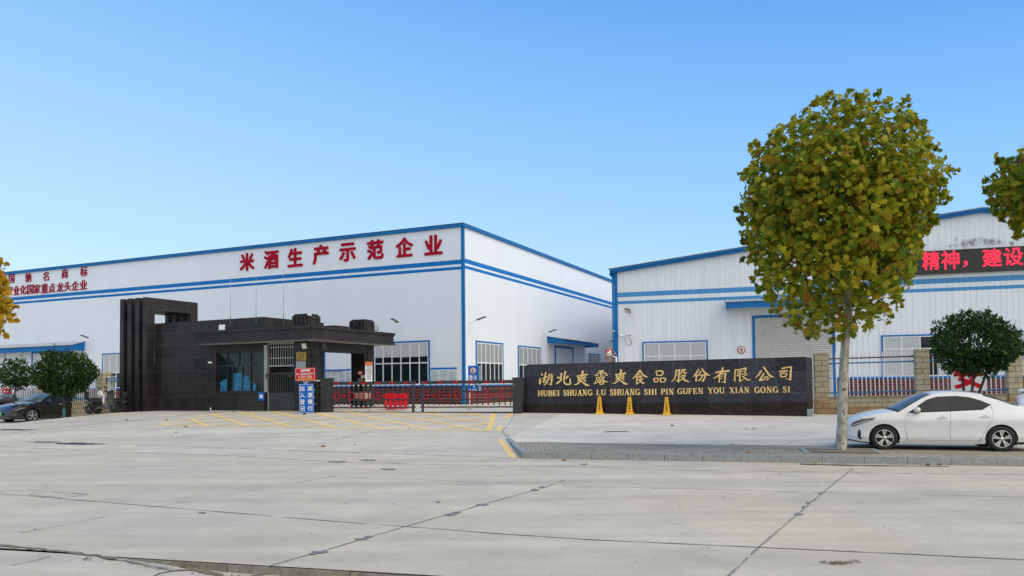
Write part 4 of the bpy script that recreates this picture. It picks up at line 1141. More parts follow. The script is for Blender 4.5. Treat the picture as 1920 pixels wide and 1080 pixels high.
m = MB(); m.bbox(xm0 + .02, xm1 - .02, -.02, .02, 1.08, 1.13, .006); o = m.build('latch', M['white']); o.location = FB.o; o.rotation_euler.z = FB.yaw; tag(o, 'small white latch between the two barrier arms', 'latch')
# kerb-like rail across the gate
m = MB(); m.box(0, GL, -.06, .06, -.12, -.005); o = m.build('gate_threshold', M['darksteel']); o.location = FB.o; o.rotation_euler.z = FB.yaw; tag(o, 'thin dark threshold strip under the barrier arms', 'threshold')
# operating cabinets
def cabinet(label, xa, xb, h, deep, taper):
    t = thing('barrier_cabinet', label, 'cabinet', FB.M @ Vector(((xa + xb) / 2, 0, 0)), FB.yaw)
    w = (xb - xa) / 2
    m = MB(); m.prism([(-w, -deep, -.3), (w + (-.12 if taper else 0), -deep, -.3), (w, -deep, h - .03), (-w, -deep, h - .03)], (0, deep * 2, 0)); m.build('body', M['darksteel'], t)
    m = MB(); m.bbox(-w - .02, w + .02, -deep - .02, deep + .02, h - .03, h + .03, .01); m.build('lid', M['darksteel'], t)
    m = MB(); m.bbox(-w + .04, w - .16, -deep - .008, -deep - .001, .15, h - .15, .003); m.build('door', M['darksteel'], t)
    m = MB(); m.lathe([(0, 0), (.02, 0), (.02, .012), (0, .012)], 8, Matrix.Translation((-w + .08, -deep - .009, h * .8)) @ RX); m.build('lock', M['steel'], t)
    return t
cabinet('tapered charcoal barrier cabinet against the end of the granite name wall', FB.onY(963.5, 740)[0], FB.onY(984, 740)[0], 1.31, .2, True)
xk0, xk1, xk2 = FB.onY(589.5, 740)[0], FB.onY(603, 740)[0], FB.onY(621.5, 740)[0]
cabinet('black barrier cabinet behind the parking pay post', xk1 + .02, xk2, 1.38, .2, False)
t = thing('pay_post', 'black parking post with lit P panel beside the blue slow-down sign', 'pay post', FB.M @ Vector(((xk0 + xk1) / 2, -.25, 0)), FB.yaw)
w = (xk1 - xk0) / 2
m = MB(); m.bbox(-w, w, -.12, .14, -.3, 1.28, .012); m.build('body', M['black'], t)
m = MB(); m.bbox(-w - .03, w + .03, -.15, .16, 1.28, 1.32, .008); m.build('lid', M['white'], t)
m = MB(); m.box(-w * .5, w * .5, -.124, -.121, .48, .70); m.build('panel', M['darksteel'], t)
m = MB(); char_into(m, 'P', -w * .32, w * .3, .5, .69, -.125, .003, nib_round(.1)); m.build('symbol', M['white'], t, recalc=False)
m = MB(); m.box(-.03, .02, -.124, -.121, .98, 1.0); m.box(0, .05, -.124, -.121, .90, .94); m.box(-.03, .03, -.124, -.121, .8, .82); m.build('digits', mat_emit('green_digit_light', (0.05, 1.0, .5), 0.5), t)
m = MB(); m.box(-w * .5, w * .5, -.124, -.121, .30, .38); m.build('speaker', M['signgrey'], t)
# blue and red boards in front of the column
def board(name, label, cat, u0, u1, v0, v1, y, tilt, mat, framemat, thick=.04):
    x0, x1, z0, z1 = rectpx(FB, u0, u1, v0, v1, y); w, h = x1 - x0, z1 - z0
    t = thing(name, label, cat, FB.M @ Vector(((x0 + x1) / 2, y, z0)), FB.yaw); t.rotation_euler = (0, R(tilt), FB.yaw)
    m = MB(); m.bbox(-w / 2, w / 2, 0, thick, 0, h, .02); m.build('panel', M[mat], t)
    m = MB(); frame_box(m, -w / 2 + .025, w / 2 - .025, .022, h - .022, -.003, 0.001, .011); m.build('border', M[framemat], t)
    return t, w, h
t, w, h = board('standing_sign', 'blue standing board reading 减速慢行 出入登记 in front of the granite column', 'sign', 561.0, 588.5, 719.5, 775, -.55, -1.2, 'signblue', 'white')
m = MB()
for k, (ch, cx) in enumerate((('减', .26), ('速', .26), ('慢', .26), ('行', .26), ('出', -.26), ('入', -.26), ('登', -.26), ('记', -.26))):
    i = k % 4; cs = w * .158; zc = h * (.84 - .225 * i)
    char_into(m, ch, cx * w - cs, cx * w + cs, zc - cs, zc + cs, -.001, .004, nib_round(.03))
m.build('lettering', M['white'], t, recalc=False)
t, w, h = board('hanging_sign', 'white-rimmed red board about gate 2 fixed above the blue board', 'sign', 553.5, 591, 690, 714, -.5, -1.5, 'brightred', 'white')
m = MB()
for s_, zc, hh, ww in (('8:30后请向西走', .56, .15, .84), ('从2号门进出', .33, .16, .70)):
    n = len(s_); cw = w * ww / n
    for i, ch in enumerate(s_):
        a = -w * ww / 2 + i * cw
        if ch == ':': m.box(a + cw * .4, a + cw * .6, -.004, -.001, h * (zc + .05), h * (zc + .08)); m.box(a + cw * .4, a + cw * .6, -.004, -.001, h * (zc - .06), h * (zc - .03)); continue
        char_into(m, ch, a + cw * .06, a + cw * .94, h * (zc - hh / 2 - .02), h * (zc + hh / 2), -.001, .003, nib_round(.02))
m.build('lettering', M['white'], t, recalc=False)
m = MB()
for i in range(14): m.box(-w * .36 + i * w * .052, -w * .36 + i * w * .052 + w * .038, -.004, -.001, h * .11, h * .18)
m.build('small_print', M['cone'], t)
m = MB(); m.prism([(-w * .22, -.003, h * .74), (w * .24, -.003, h * .74), (w * .28, -.003, h * .88), (-w * .18, -.003, h * .88)], (0, .002, 0)); m.build('logo_patch', M['signpale'], t)
m = MB(); m.tube([(-.14, .03, 0.02), (0, .03, -.14)], .012, 6); m.tube([(.16, .03, 0.02), (0, .03, -.14)], .012, 6); m.tube([(.02, .03, 0.02), (.02, .03, -.2)], .016, 6); m.build('bracket', M['white'], t)
m = MB(); m.tube([(.02, .05, .0), (.02, .05, -1.15)], .02, 6); m.build('post', M['steel'], t)
# no-entry board behind the gate
yb = 2.6
x0, x1, z0, z1 = rectpx(FB, 877.5, 896.5, 685.5, 733.5, yb); w, h = x1 - x0, z1 - z0
t = thing('no_entry_sign', 'blue no-entry board with red ring and arrow on legs behind the barrier', 'sign', FB.M @ Vector(((x0 + x1) / 2, yb, 0)), FB.yaw)
m = MB(); m.bbox(-w / 2, w / 2, 0, .05, z0, z1, .012); m.build('panel', M['signblue'], t)
m = MB()
for i in range(10): m.prism([(w / 2 + .01, .06, z0 + h * i / 10), (w / 2 + .09, .06, z0 + h * (i / 10) + .04), (w / 2 + .09, .06, z0 + h * (i + .5) / 10 + .04), (w / 2 + .01, .06, z0 + h * (i + .5) / 10)], (0, .02, 0))
m.build('hazard_stripe', simple('pale_lime_paint', (.62, .68, .30), .5), t)
bx('side_panel', M['signblue'], t, w / 2 + .004, w / 2 + .1, .081, .1, z0, z1)
Mx = Matrix.Translation((0, -.001, z0 + h * .80)) @ RX
m = MB(); m.lathe([(0, 0), (.145, 0), (.145, .003), (0, .003)], 24, Mx); m.build('disc', M['white'], t)
m = MB(); m.lathe([(.115, .003), (.115, .006), (.14, .006), (.14, .003)], 24, Mx); m.build('ring', M['brightred'], t)
m = MB(); zc = z0 + h * .80; m.box(-.022, .022, -.007, -.0045, zc - .09, zc + .02); m.prism([(-.06, -.007, zc + .015), (.06, -.007, zc + .015), (0, -.007, zc + .095)], (0, .002, 0)); m.build('arrow', M['black'], t)
m = MB()
for i, ch in enumerate('禁止驶入'):
    cs = w * .19; cx = (-.22, .22)[i % 2] * w; zc = z0 + h * (.555 if i < 2 else .40); char_into(m, ch, cx - cs, cx + cs, zc - cs, zc + cs, -.001, .004, nib_round(.03))
zc = z0 + h * .2; m.box(-.10, .06, -.004, -.001, zc + .05, zc + .085); m.box(.03, .065, -.004, -.001, zc - .08, zc + .05); m.prism([(-.10, -.004, zc + .02), (-.10, -.004, zc + .115), (-.17, -.004, zc + .068)], (0, .002, 0))
for i in range(4): m.box(-w * .36 + i * w * .19, -w * .36 + i * w * .19 + w * .15, -.004, -.001, z0 + h * .035, z0 + h * .075)
m.build('lettering', M['white'], t, recalc=False)
for sx in (-1, 1):
    m = MB(); m.tube([(sx * w * .36, .03, z0), (sx * w * .36, .03, 0)], .018, 6); m.build('leg', M['white'], t)
# red water barriers behind the gate
def water_barrier(label, u0, u1, v0, v1, y, rz):
    x0, x1, z0, z1 = rectpx(FB, u0, u1, v0, v1, y); L = x1 - x0; h = z1 - z0
    t = thing('water_barrier', label, 'traffic barrier', FB.M @ Vector(((x0 + x1) / 2, y, z0)), FB.yaw + rz, 'red plastic barriers behind the gate')
    P = lambda k, z: k
    prof = [(-.24, 0), (-.24, .12), (-.12, .3), (-.10, h - .06), (-.07, h), (.07, h), (.10, h - .06), (.12, .3), (.24, .12), (.24, 0)]
    m = MB(); n = 12; rows = []
    for i in range(n + 1):
        x = -L / 2 + L * i / n; k = 1 - (.09 if i % 3 == 1 else 0.0)
        rows.append([(x, y_ * k, z_ - (0.10 if (i in (0, n) or i % 6 == 0) and z_ > h * .8 else 0)) for y_, z_ in prof])
    m.grid(rows, smooth=False)
    for r_ in (rows[0], rows[-1]): m.prism([Vector(p) for p in r_], (0.004, 0, 0))
    m.build('body', M['brightred'], t)
    m = MB()
    for i in (-1, 1): m.lathe([(.05, 0), (.05, .03), (0, .03)], 10, Matrix.Translation((i * L * .22, 0, h)))
    m.build('filler_cap', M['brightred'], t)
water_barrier('red plastic water barrier behind the gate, the longer front one', 727, 762, 738.5, 766.5, 2.2, 0.05)
water_barrier('short red plastic barrier tucked behind the longer one', 722, 742, 738, 764.5, 2.9, 0.5)
# low stand with box by the second column
x0, x1, z0, z1 = rectpx(FG, 664, 684, 737.5, 748, 3.3)
t = thing('storage_box', 'beige storage box at the foot of the second granite column', 'box', FG.M @ Vector(((x0 + x1) / 2, 3.55, max(.0, z0))), FG.yaw)
m = MB(); m.bbox(-(x1 - x0) / 2, (x1 - x0) / 2, -.2, .2, 0, z1 - max(0, z0), .015); m.build('body', simple('beige_card', (.36, .27, .22), .7), t)
m = MB(); m.bbox(-(x1 - x0) / 2 - .01, (x1 - x0) / 2 + .01, -.21, .21, z1 - max(0, z0) - .05, z1 - max(0, z0) + .01, .005); m.build('lid', simple('beige_card_lid', (.42, .34, .28), .7), t)
t = thing('low_stand', 'low black stand carrying the beige box by the column', 'stand', FG.M @ Vector(((x0 + x1) / 2, 3.55, 0)), FG.yaw)
m = MB(); m.bbox(-(x1 - x0) / 2 - .05, (x1 - x0) / 2 + .05, -.22, .22, max(.0, z0) - .05, max(.0, z0) - .003, .01); m.build('top', M['black'], t)
for sx in (-1, 1): bx('leg', M['black'], t, sx * (x1 - x0) * .45 - .03, sx * (x1 - x0) * .45 + .03, -.2, .2, -.05, max(.0, z0) - .05)

# ------------------------------------------------------------------ granite name wall
nA, nB = at(980, 774, 30.3), at(1514, 780, 27.0)
NYAW = math.atan2(nB.y - nA.y, nB.x - nA.x); NL = (nB.xy - nA.xy).length
FN = Frame(nA.x, nA.y, nA.z, NYAW)
TILT = 0.0085
nz = lambda u, v, y=0.0: FN.onY(u, v, y)
zpl = nz(980, 758.3)[1]; zpr = nz(1512, 753.6)[1]; ztl = nz(990, 683.5, .12)[1]; ztr = nz(1500, 669, .12)[1]
nw = thing('name_wall', 'low dark granite entrance wall carrying the golden company name', 'sign wall', FN.o, NYAW)
xs0 = nz(987.5, 685, .12)[0]
m = MB()      # leaning front slab
P = [(0, 0.02, zpl), (NL, 0.02, zpr), (NL, .14, ztr), (xs0, .14, ztl)]
m.prism(P, (0, .5, 0)); m.build('face', M['granite_wall'], nw)
m = MB(); m.prism([(0, -.03, -.8), (NL, -.03, -.8), (NL, -.03, zpr), (0, -.03, zpl)], (0, .66, 0)); m.build('base', M['granite_base'], nw)
# folded end and stone foot
e0 = Vector((NL, 0)); e1 = Vector((NL + .22, .45))
m = MB(); m.prism([(e0.x + .003, .0, -.6), (e1.x, e1.y, -.6), (e1.x, e1.y + .1, ztr - .02), (e0.x + .003, .13, ztr - .02)], (-.05, .2, 0)); m.build('end_face', M['granite_base'], nw)
m = MB(); m.bbox(NL - .02, NL + .2, -.12, .3, -.5, .05 + nz(1514, 770)[1], .02); m.build('foot_stone', M['kerb'], nw)
x0 = nz(1345, 676, .7)[0]; zc0, zc1 = nz(1345, 674.6, .7)[1], nz(1526, 669.6, .7)[1]
m = MB(); m.prism([(x0, .66, zc0 - .05), (NL + .2, .66, zc1 - .05), (NL + .2, .66, zc1 + .02), (x0, .66, zc0 + .02)], (0, .3, 0)); m.build('coping', M['white'], nw)
face_tilt = math.atan2(.12, (ztl - zpl))
def onface(u, v):
    """point on the leaning face: iterate the depth with the height"""
    y = .08
    for _ in range(6):
        x, z = FN.onY(u, v, y); y = .02 + .12 * (z - (zpl + (zpr - zpl) * x / NL)) / ((ztl - zpl) + ((ztr - zpr) - (ztl - zpl)) * x / NL)
    return x, z, y
gold = thing('golden_lettering', 'large golden brush-style characters of the company name on the granite wall', 'lettering', FN.o, NYAW)
# brush strokes of the thirteen characters, as centre lines with a width: x,y,w in sixteenths of a photograph pixel from a corner
SHUANG_ = "1485,175,60 1470,280,50 1440,400,44 1400,490,40 1320,560,40 1230,585,20|1320,325,40 1450,300,36 1620,275,44|1430,470,36 1530,540,46 1600,590,60 1690,605,16|1335,350,26 1400,390,26|1400,350,22 1340,400,26|1340,410,26 1400,450,26|1405,420,22 1330,480,28|1500,350,24 1580,370,30|1570,320,26 1490,400,24|1500,420,24 1570,475,34|1570,400,28 1490,450,24"
BRUSH = [
 (1000, 685, "235,250,20 275,285,50|215,395,40 195,470,40 190,540,30|190,560,40 255,460,14|378,215,40 355,330,40 335,430,30|285,395,30 405,350,40|300,450,24 310,520,24|300,450,26 380,440,30 360,510,26|310,525,24 370,510,24|470,290,36 450,420,34 410,530,30 325,600,18|470,290,30 560,275,36 560,420,40 535,585,40|535,580,24 450,555,12|470,360,18 540,340,20|460,430,18 540,415,20"),
 (1000, 685, "735,360,60 800,380,40|850,240,48 835,350,46 830,450,40|855,420,36 780,490,50 710,545,50|970,185,50 935,330,44 920,450,40 960,555,40 1060,570,44 1115,555,40|1115,560,44 1105,400,36|1045,325,50 1000,375,46 965,400,36"),
 (1000, 685, SHUANG_),
 (1105, 685, "295,180,40 430,165,40|360,180,40 345,330,36|180,310,36 230,270,26 290,235,30 480,225,34|480,225,34 535,290,30 490,310,26|235,295,22 275,310,22|400,290,22 430,305,26|215,360,24 225,430,24 290,420,24 305,360,24 215,360,24|250,430,24 255,520,24|195,460,24 195,540,28|145,550,34 260,505,24 310,480,18|380,340,34 340,420,26 300,450,22|370,360,26 455,350,30|455,350,30 400,430,26 300,500,20|390,420,26 470,480,40 565,500,14|310,510,28 325,570,28|325,570,28 410,565,30|410,565,30 440,490,30|320,505,24 440,490,24"),
 (1105 - 530 / 16, 685 - 40 / 16, SHUANG_),
 (1105, 685, "1520,150,50 1430,270,46 1370,350,40 1300,395,18|1530,160,36 1620,290,46 1690,335,56 1755,355,14|1470,275,24 1530,260,30|1440,330,34 1425,450,36 1420,560,34|1420,560,34 1520,500,18|1440,330,26 1570,320,34|1570,320,34 1550,420,34|1460,380,22 1540,370,22|1450,440,24 1550,425,24|1500,450,26 1560,500,40 1640,540,46|1610,410,34 1550,460,26"),
 (1215, 685, "245,185,30 270,310,34|250,180,36 380,165,36 460,200,40|460,205,40 410,310,36|280,305,28 410,300,30|175,405,34 215,510,34|170,405,34 280,385,34 320,420,36|320,420,34 290,490,30|215,505,28 295,490,28|360,400,34 390,505,34|365,390,34 480,385,34 540,410,36|540,410,36 490,500,34|390,505,28 490,500,28"),
 (1215, 685, "840,150,36 830,300,34 790,410,32 715,485,20|840,150,32 955,140,40|955,140,40 930,300,44 910,500,44|910,500,26 830,440,12|850,215,20 920,205,20|840,295,20 920,285,20|1020,140,34 1010,220,34 965,270,24|1020,135,34 1120,130,40|1120,130,36 1075,170,34 1090,235,36 1160,220,30|1000,310,26 1120,300,34|1120,300,34 1060,390,34 940,470,26|975,340,26 1050,380,34 1120,455,50 1240,490,22"),
 (1215, 685, "1520,125,44 1440,250,44 1360,340,20|1455,290,40 1440,470,40|1590,185,46 1540,260,36 1490,320,24|1625,110,46 1690,200,44 1770,270,60 1865,295,12|1545,315,26 1640,285,30 1720,290,40|1720,290,44 1690,400,46 1650,475,44|1650,475,30 1590,450,14|1640,310,36 1590,400,36 1500,470,30"),
 (1285, 680, "910,300,46 1050,270,44 1310,245,56|1130,155,56 1080,270,48 990,390,44 845,475,18|1030,370,36 1015,580,40|1060,340,26 1210,320,44|1210,320,44 1190,450,46 1190,600,46|1190,595,30 1080,570,14|1050,410,20 1120,395,24|1050,490,20 1120,460,24"),
 (1370, 680, "140,230,36 125,400,40 125,555,40|130,220,34 245,210,34|245,210,34 210,290,26|210,290,26 225,400,34|225,400,24 165,380,12|290,200,40 275,400,44 270,565,40|270,565,34 395,490,16|290,200,36 460,165,40|460,165,40 430,290,40 420,340,30|310,265,22 380,250,24|310,350,24 420,330,26|340,400,30 450,480,40 500,515,40 600,510,20|500,340,36 400,400,30"),
 (1370, 680, "910,245,54 850,350,48 745,455,24|985,135,54 1080,260,50 1160,375,60 1220,415,56 1300,435,14|990,335,60 930,440,50 865,530,50|870,535,40 1000,500,36 1030,440,36 1090,430,40 1130,490,46 1060,515,30"),
 (1370, 680, "1535,180,44 1700,140,40 1820,125,44|1820,125,46 1800,300,60 1790,520,54|1790,520,30 1650,465,14|1460,265,46 1705,245,46|1490,330,40 1510,430,36|1480,335,36 1600,315,36 1690,345,36|1690,345,36 1640,420,34|1510,425,30 1640,415,30"),
]
def catmull(P, n=5):
    if len(P) < 3: return P
    out = []
    for i in range(len(P) - 1):
        a, b, c, d = P[max(0, i - 1)], P[i], P[i + 1], P[min(len(P) - 1, i + 2)]
        for k in range(n):
            t = k / n
            out.append(tuple(.5 * (2 * b[j] + (c[j] - a[j]) * t + (2 * a[j] - 5 * b[j] + 4 * c[j] - d[j]) * t * t + (3 * b[j] - a[j] - 3 * c[j] + d[j]) * t ** 3) for j in range(3)))
    out.append(P[-1]); return out
for ou, ov, txt in BRUSH:
    m = MB(); lay = 0
    for st in txt.split('|'):
        P = catmull([tuple(float(q) for q in p.split(',')) for p in st.split()]); lay += 1; Q = []
        for i, (x, y, w) in enumerate(P):
            p0, p1 = P[max(0, i - 1)], P[min(len(P) - 1, i + 1)]
            dx, dy = p1[0] - p0[0], p1[1] - p0[1]; L = math.hypot(dx, dy) or 1
            ex = w * .3 * (-1 if i == 0 else 1 if i == len(P) - 1 else 0)
            cx, cy = x + dx / L * ex, y + dy / L * ex
            k = .62 if ex else 1.0
            pr = []
            for sg in (-1, 1):
                X_, Z_, Y_ = onface(ou + (cx - dy / L * w / 2 * sg * k) / 16, ov + (cy + dx / L * w / 2 * sg * k) / 16); pr.append(Vector((X_, Y_, Z_)))
            if i == len(P) - 1: 
                q2 = []
                for sg in (-1, 1):
                    X_, Z_, Y_ = onface(ou + (x - dy / L * w / 2 * sg) / 16, ov + (y + dx / L * w / 2 * sg) / 16); q2.append(Vector((X_, Y_, Z_)))
                Q.append(q2)
            Q.append(pr)
            if i == 0:
                q2 = []
                for sg in (-1, 1):
                    X_, Z_, Y_ = onface(ou + (x - dy / L * w / 2 * sg) / 16, ov + (y + dx / L * w / 2 * sg) / 16); q2.append(Vector((X_, Y_, Z_)))
                Q.append(q2)
        d = Vector((0, -.028 - .0005 * lay, 0))
        F_ = [[m.v(p + d) for p in q] for q in Q]; B_ = [[m.v(p) for p in q] for q in Q]
        for i in range(len(Q) - 1):
            m._f([F_[i][0], F_[i][1], F_[i + 1][1], F_[i + 1][0]])
            for k in (0, 1): m._f([F_[i][k], F_[i + 1][k], B_[i + 1][k], B_[i][k]])
        m._f([F_[0][0], F_[0][1], B_[0][1], B_[0][0]]); m._f([F_[-1][0], F_[-1][1], B_[-1][1], B_[-1][0]])
    m.build('character', M['gold'], gold)
goldl = thing('golden_lettering', 'smaller golden serif line HUBEI SHUANG LU SHUANG SHI PIN GUFEN YOU XIAN GONG SI', 'lettering', FN.o, NYAW)
WBX = cropbox([(293, 538, 553, 617), (577, 905, 546, 614), (952, 1057, 543, 609), (1103, 1440, 538, 609), (1485, 1632, 536, 603), (1677, 1822, 533, 601)], 6, 960, 640) + cropbox([(180, 473, 528, 594), (525, 712, 521, 589), (765, 992, 518, 584), (1045, 1315, 511, 581), (1365, 1452, 509, 577)], 6, 1240, 640)
for wd, (u0, u1, v0, v1) in zip('HUBEI SHUANG LU SHUANG SHI PIN GUFEN YOU XIAN GONG SI'.split(), WBX):
    uc = (u0 + u1) / 2
    xa = onface(u0, (v0 + v1) / 2)[0]; xb = onface(u1, (v0 + v1) / 2)[0]; _, z0, y0 = onface(uc, v1); _, z1, _ = onface(uc, v0)
    o = serif_word('word', M['gold'], goldl, wd, 0, xb - xa, 0, z1 - z0, .022); o.location = (xa, y0 - .004, z0); o.rotation_euler = (-face_tilt, R(-.4), 0)
# caution cones: four-sided yellow plastic pyramids
def caution_cone(label, u, v):
    g = G(u, v); d = FN.M.to_3x3() @ Vector((0, -.28, 0))
    x, z = FN.onY(u, v, -.26); p = FN.M @ Vector((x, -.26, 0)); p.z = GZ(p.x, p.y)
    t = thing('caution_cone', label, 'cone', p, NYAW + random.uniform(-.12, .12), 'yellow caution cones before the name wall')
    m = MB()
    def sq(w, z): return [(-w, -w, z), (w, -w, z), (w, w, z), (-w, w, z)]
    L = [sq(.155, 0), sq(.155, .03), sq(.125, .05), sq(.115, .06), sq(.055, .64), sq(.04, .66)]
    V = [[m.v(p_) for p_ in l] for l in L]
    for A, B in zip(V, V[1:]):
        for k in range(4): m._f([A[k], A[(k + 1) % 4], B[(k + 1) % 4], B[k]])
    m._f(V[-1]); m._f(V[0][::-1])
    m.build('body', M['cone'], t)
    lean = math.atan2(.06, .58)
    def face(z): return -.115 + .06 * (z - .06) / .58 - .003
    for rot in (0, 1):
        m = MB()
        for i, ch in enumerate('小心地滑'):
            zc = .47 - .085 * i; char_into(m, ch, -.03, .03, -.034, .034, 0, .002, nib_round(.07))
            for q in m.b.verts[-0:] if False else []: pass
            m.b.verts.ensure_lookup_table()
            n0 = getattr(m, 'n0', 0)
            for q in m.b.verts[n0:]:
                q.co = Vector((q.co.x, face(zc + q.co.z) + q.co.y, zc + q.co.z))
            m.n0 = len(m.b.verts)
        o = m.build('lettering', M['black'], t, recalc=False); o.rotation_euler.z = PI / 2 * rot
        m = MB(); m.prism([(-.03, face(.57), .57), (.03, face(.57), .57), (0, face(.61), .615)], (0, .002, 0)); m.box(-.06, .06, face(.12) - .001, face(.12) + .01, .11, .135)
        o = m.build('warning_mark', M['brightred'], t); o.rotation_euler.z = PI / 2 * rot
caution_cone('yellow caution cone below the letters LU, nearest the barrier cabinet', 1124.5, 779)
caution_cone('middle one of three yellow caution cones, below the second SHUANG', 1181, 779)
caution_cone('yellow caution cone below the word PIN, farthest from the gate', 1250.5, 779.5)
# convex mirror behind the name wall
p = at(1146.5, 667, 38.0)
t = thing('convex_mirror', 'tilted convex traffic mirror with red hood on a post behind the name wall', 'mirror', (p.x, p.y, 0.5), R(-38))
hz = p.z - 0.5
Mx = Matrix.Translation((0, 0, hz)) @ Matrix.Rotation(R(90), 4, 'X') @ Matrix.Rotation(R(80), 4, 'Y') @ Matrix.Rotation(0, 4, 'Z')
m = MB(); m.lathe([(.02, .02), (.15, .01), (.27, -.03), (.36, -.08)], 20, Mx @ Matrix.Scale(.8, 4, (1, 0, 0))); m.build('mirror_face', M['mirror'], t)
m = MB(); m.lathe([(.36, -.08), (.40, -.09), (.40, -.05), (.365, -.04)], 20, Mx @ Matrix.Scale(.8, 4, (1, 0, 0))); m.build('rim', simple('orange_rim', (.5, .16, .10), .5), t)
m = MB(); Mh = Matrix.Translation((-.16, -.05, hz + .20)); m.sphere((0, 0, 0), .13, .16, .16, 12, Mh); m.build('hood', M['brightred'], t)
m = MB(); m.tube([(.22, .08, 0), (.22, .08, hz - .05)], .045, 8); m.tube([(.22, .08, hz - .1), (.05, 0, hz)], .03, 6); m.build('post', M['white'], t)

# ------------------------------------------------------------------ stone-pillar fences
def pillar(label, p, yaw, w, h, depth=.45, tan=True):
    t = thing('stone_pillar', label, 'pillar', p, yaw, 'buff stone fence pillars')
    m = MB(); m.bbox(-w / 2, w / 2, 0, depth, .55, h, .012, M=None); m.build('shaft', M['stone'], t)
    m = MB(); m.bbox(-w / 2 - .02, w / 2 + .02, -.02, depth + .02, -.5, .549, .012); m.build('foot', M['stone_tan'], t)
    return t
def fence(label, p, yaw, L, zb, base_h, rails, top, pitch=.145, wallgap=True, tilt=0.0, lowmat='stone_tan'):
    t = thing('picket_fence', label, 'fence', p, yaw, 'white picket fence panels')
    m = MB(); m.box(0, L, .06, .34, base_h * .45, base_h); m.box(-.0, L, .03, .37, base_h, base_h + .05); w_ = m.build('base_wall', M['stone'], t)
    m = MB(); m.box(0, L, .03, .37, -.5, base_h * .45); m.build('footing', M[lowmat], w_)
    n = int(L / pitch); pk = None
    mm = MB(); mm.box(-.016, .016, -.016, .016, base_h + .06, top - .06)
    mm.prism([(-.016, -.016, top - .06), (.016, -.016, top - .06), (0, -.016, top)], (0, .032, 0))
    for i in range(1, n):
        if pk is None: pk = mm.build('picket', M['white'], t); o = pk
        else: o = pk.copy(); C.objects.link(o); o.parent = t
        o.location = (L * i / n, .19, 0)
    for z, mt in rails:
        m = MB(); m.bbox(0, L, .150, .172, z - .025, z + .025, .006)
        for xx in (.03, L - .03): m.bbox(xx - .03, xx + .03, .14, .20, z - .04, z + .04, .006)
        m.build('rail', M[mt], t)
    for o in t.children: o.rotation_euler.y += 0
    t.rotation_euler = (0, -tilt, yaw)
    return t
pf = [at(1542.5, 776, 28.5)]
fd = Vector((.956, -.293)); FYAW = math.atan2(-.293, .956)
zp0 = 1.71 - 1.235
def fpos(s): return Vector((pf[0].x + fd.x * s, pf[0].y + fd.y * s))
Hp0 = 1.71 + 1.056 - zp0
for i, (s_, lab) in enumerate(((0, 'buff stone fence pillar next to the end of the name wall'), (3.4, 'buff stone fence pillar between the two slogan-side fence panels, left of the dark round tree'), (6.3, 'buff stone fence pillar half hidden behind the dark round tree and car roof'), (9.6, 'buff stone fence pillar beyond the parked white cars'))):
    q = fpos(s_); pillar(lab, (q.x, q.y, zp0 + .015 * s_), FYAW, .5 if i == 0 else .44, Hp0 + .006 * s_)
bh = 1.71 - .653 - zp0
for s0, s1, lab in ((.25, 3.16, 'white picket fence panel right behind the plane tree trunk'), (3.64, 6.06, 'white picket fence panel behind the dark round tree'), (6.54, 9.36, 'white picket fence panel beyond the dark round tree, above the second white car')):
    q = fpos(s0); fence(lab, (q.x, q.y, zp0 + .015 * s0), FYAW, s1 - s0, 0, bh, ((bh + .20, 'bluerail'), (bh + 1.29, 'bluerail'), (bh + 1.47, 'rust')), bh + 1.70, tilt=.014)
# posters with red characters fixed to the fences
def slogan(label, fr_p, yaw, w, h, ch, z0):
    t = thing('slogan_board', label, 'board', fr_p, yaw)
    m = MB(); m.bbox(0, w, -.02, .0, z0, z0 + h, .004); m.build('panel', M['white'], t)
    m = MB(); char_into(m, ch, w * .08, w * .92, z0 + h * .06, z0 + h * .94, -.021, .003, nib_round(.04)); m.build('lettering', M['brightred'], t, recalc=False)
FFr = Frame(pf[0].x, pf[0].y, zp0, FYAW)
xa, za = FFr.onY(1783, 733, .12); xb, zb = FFr.onY(1848, 687, .12)
q = FFr.M @ Vector((xa, .12, 0)); slogan('white board with big red 安 on the fence behind the dark round tree', (q.x, q.y, zp0), FYAW, xb - xa, zb - za + .25, '安', za)
# western fence beside the pylon
lp = at(186, 775, 36.6); LYAW = FL.yaw; ld = Vector((math.cos(LYAW), math.sin(LYAW)))
zl0 = .52
def lpos(s): return Vector((lp.x + ld.x * s, lp.y + ld.y * s))
for s_, lab in ((0, 'buff stone fence pillar behind the scooters by the granite pylon'), (-4.6, 'buff stone fence pillar behind the two small round trees'), (-9.2, 'buff stone fence pillar at the far end beside the dark saloon')):
    q = lpos(s_); pillar(lab, (q.x, q.y, zl0), LYAW, .48, 1.95)
for s0, s1, lab in ((.24, 1.02, 'short white picket fence panel between stone pillar and granite pylon'), (-4.36, -.24, 'white picket fence panel behind the low black car'), (-8.96, -4.84, 'white picket fence panel behind the dark saloon')):
    q = lpos(s0); fence(lab, (q.x, q.y, zl0), LYAW, s1 - s0, 0, .50, ((.68, 'bluerail'), (1.52, 'bluerail'), (1.66, 'bluerail')), 1.76, lowmat='stone')
FLf = Frame(lp.x, lp.y, zl0, LYAW)
xa, za = FLf.onY(66, 752, .12); xb, zb = FLf.onY(92, 724, .12)
q = FLf.M @ Vector((xa, .12, 0)); slogan('white board with red 全 behind the round tree over the black car', (q.x, q.y, zl0), LYAW, xb - xa, zb - za, '全', za)
xa, za = FLf.onY(2, 752, .12); xb, zb = FLf.onY(26, 724, .12)
q = FLf.M @ Vector((xa, .12, 0)); slogan('white board with red 安 on the fence behind the dark saloon', (q.x, q.y, zl0), LYAW, xb - xa, zb - za, '安', za)

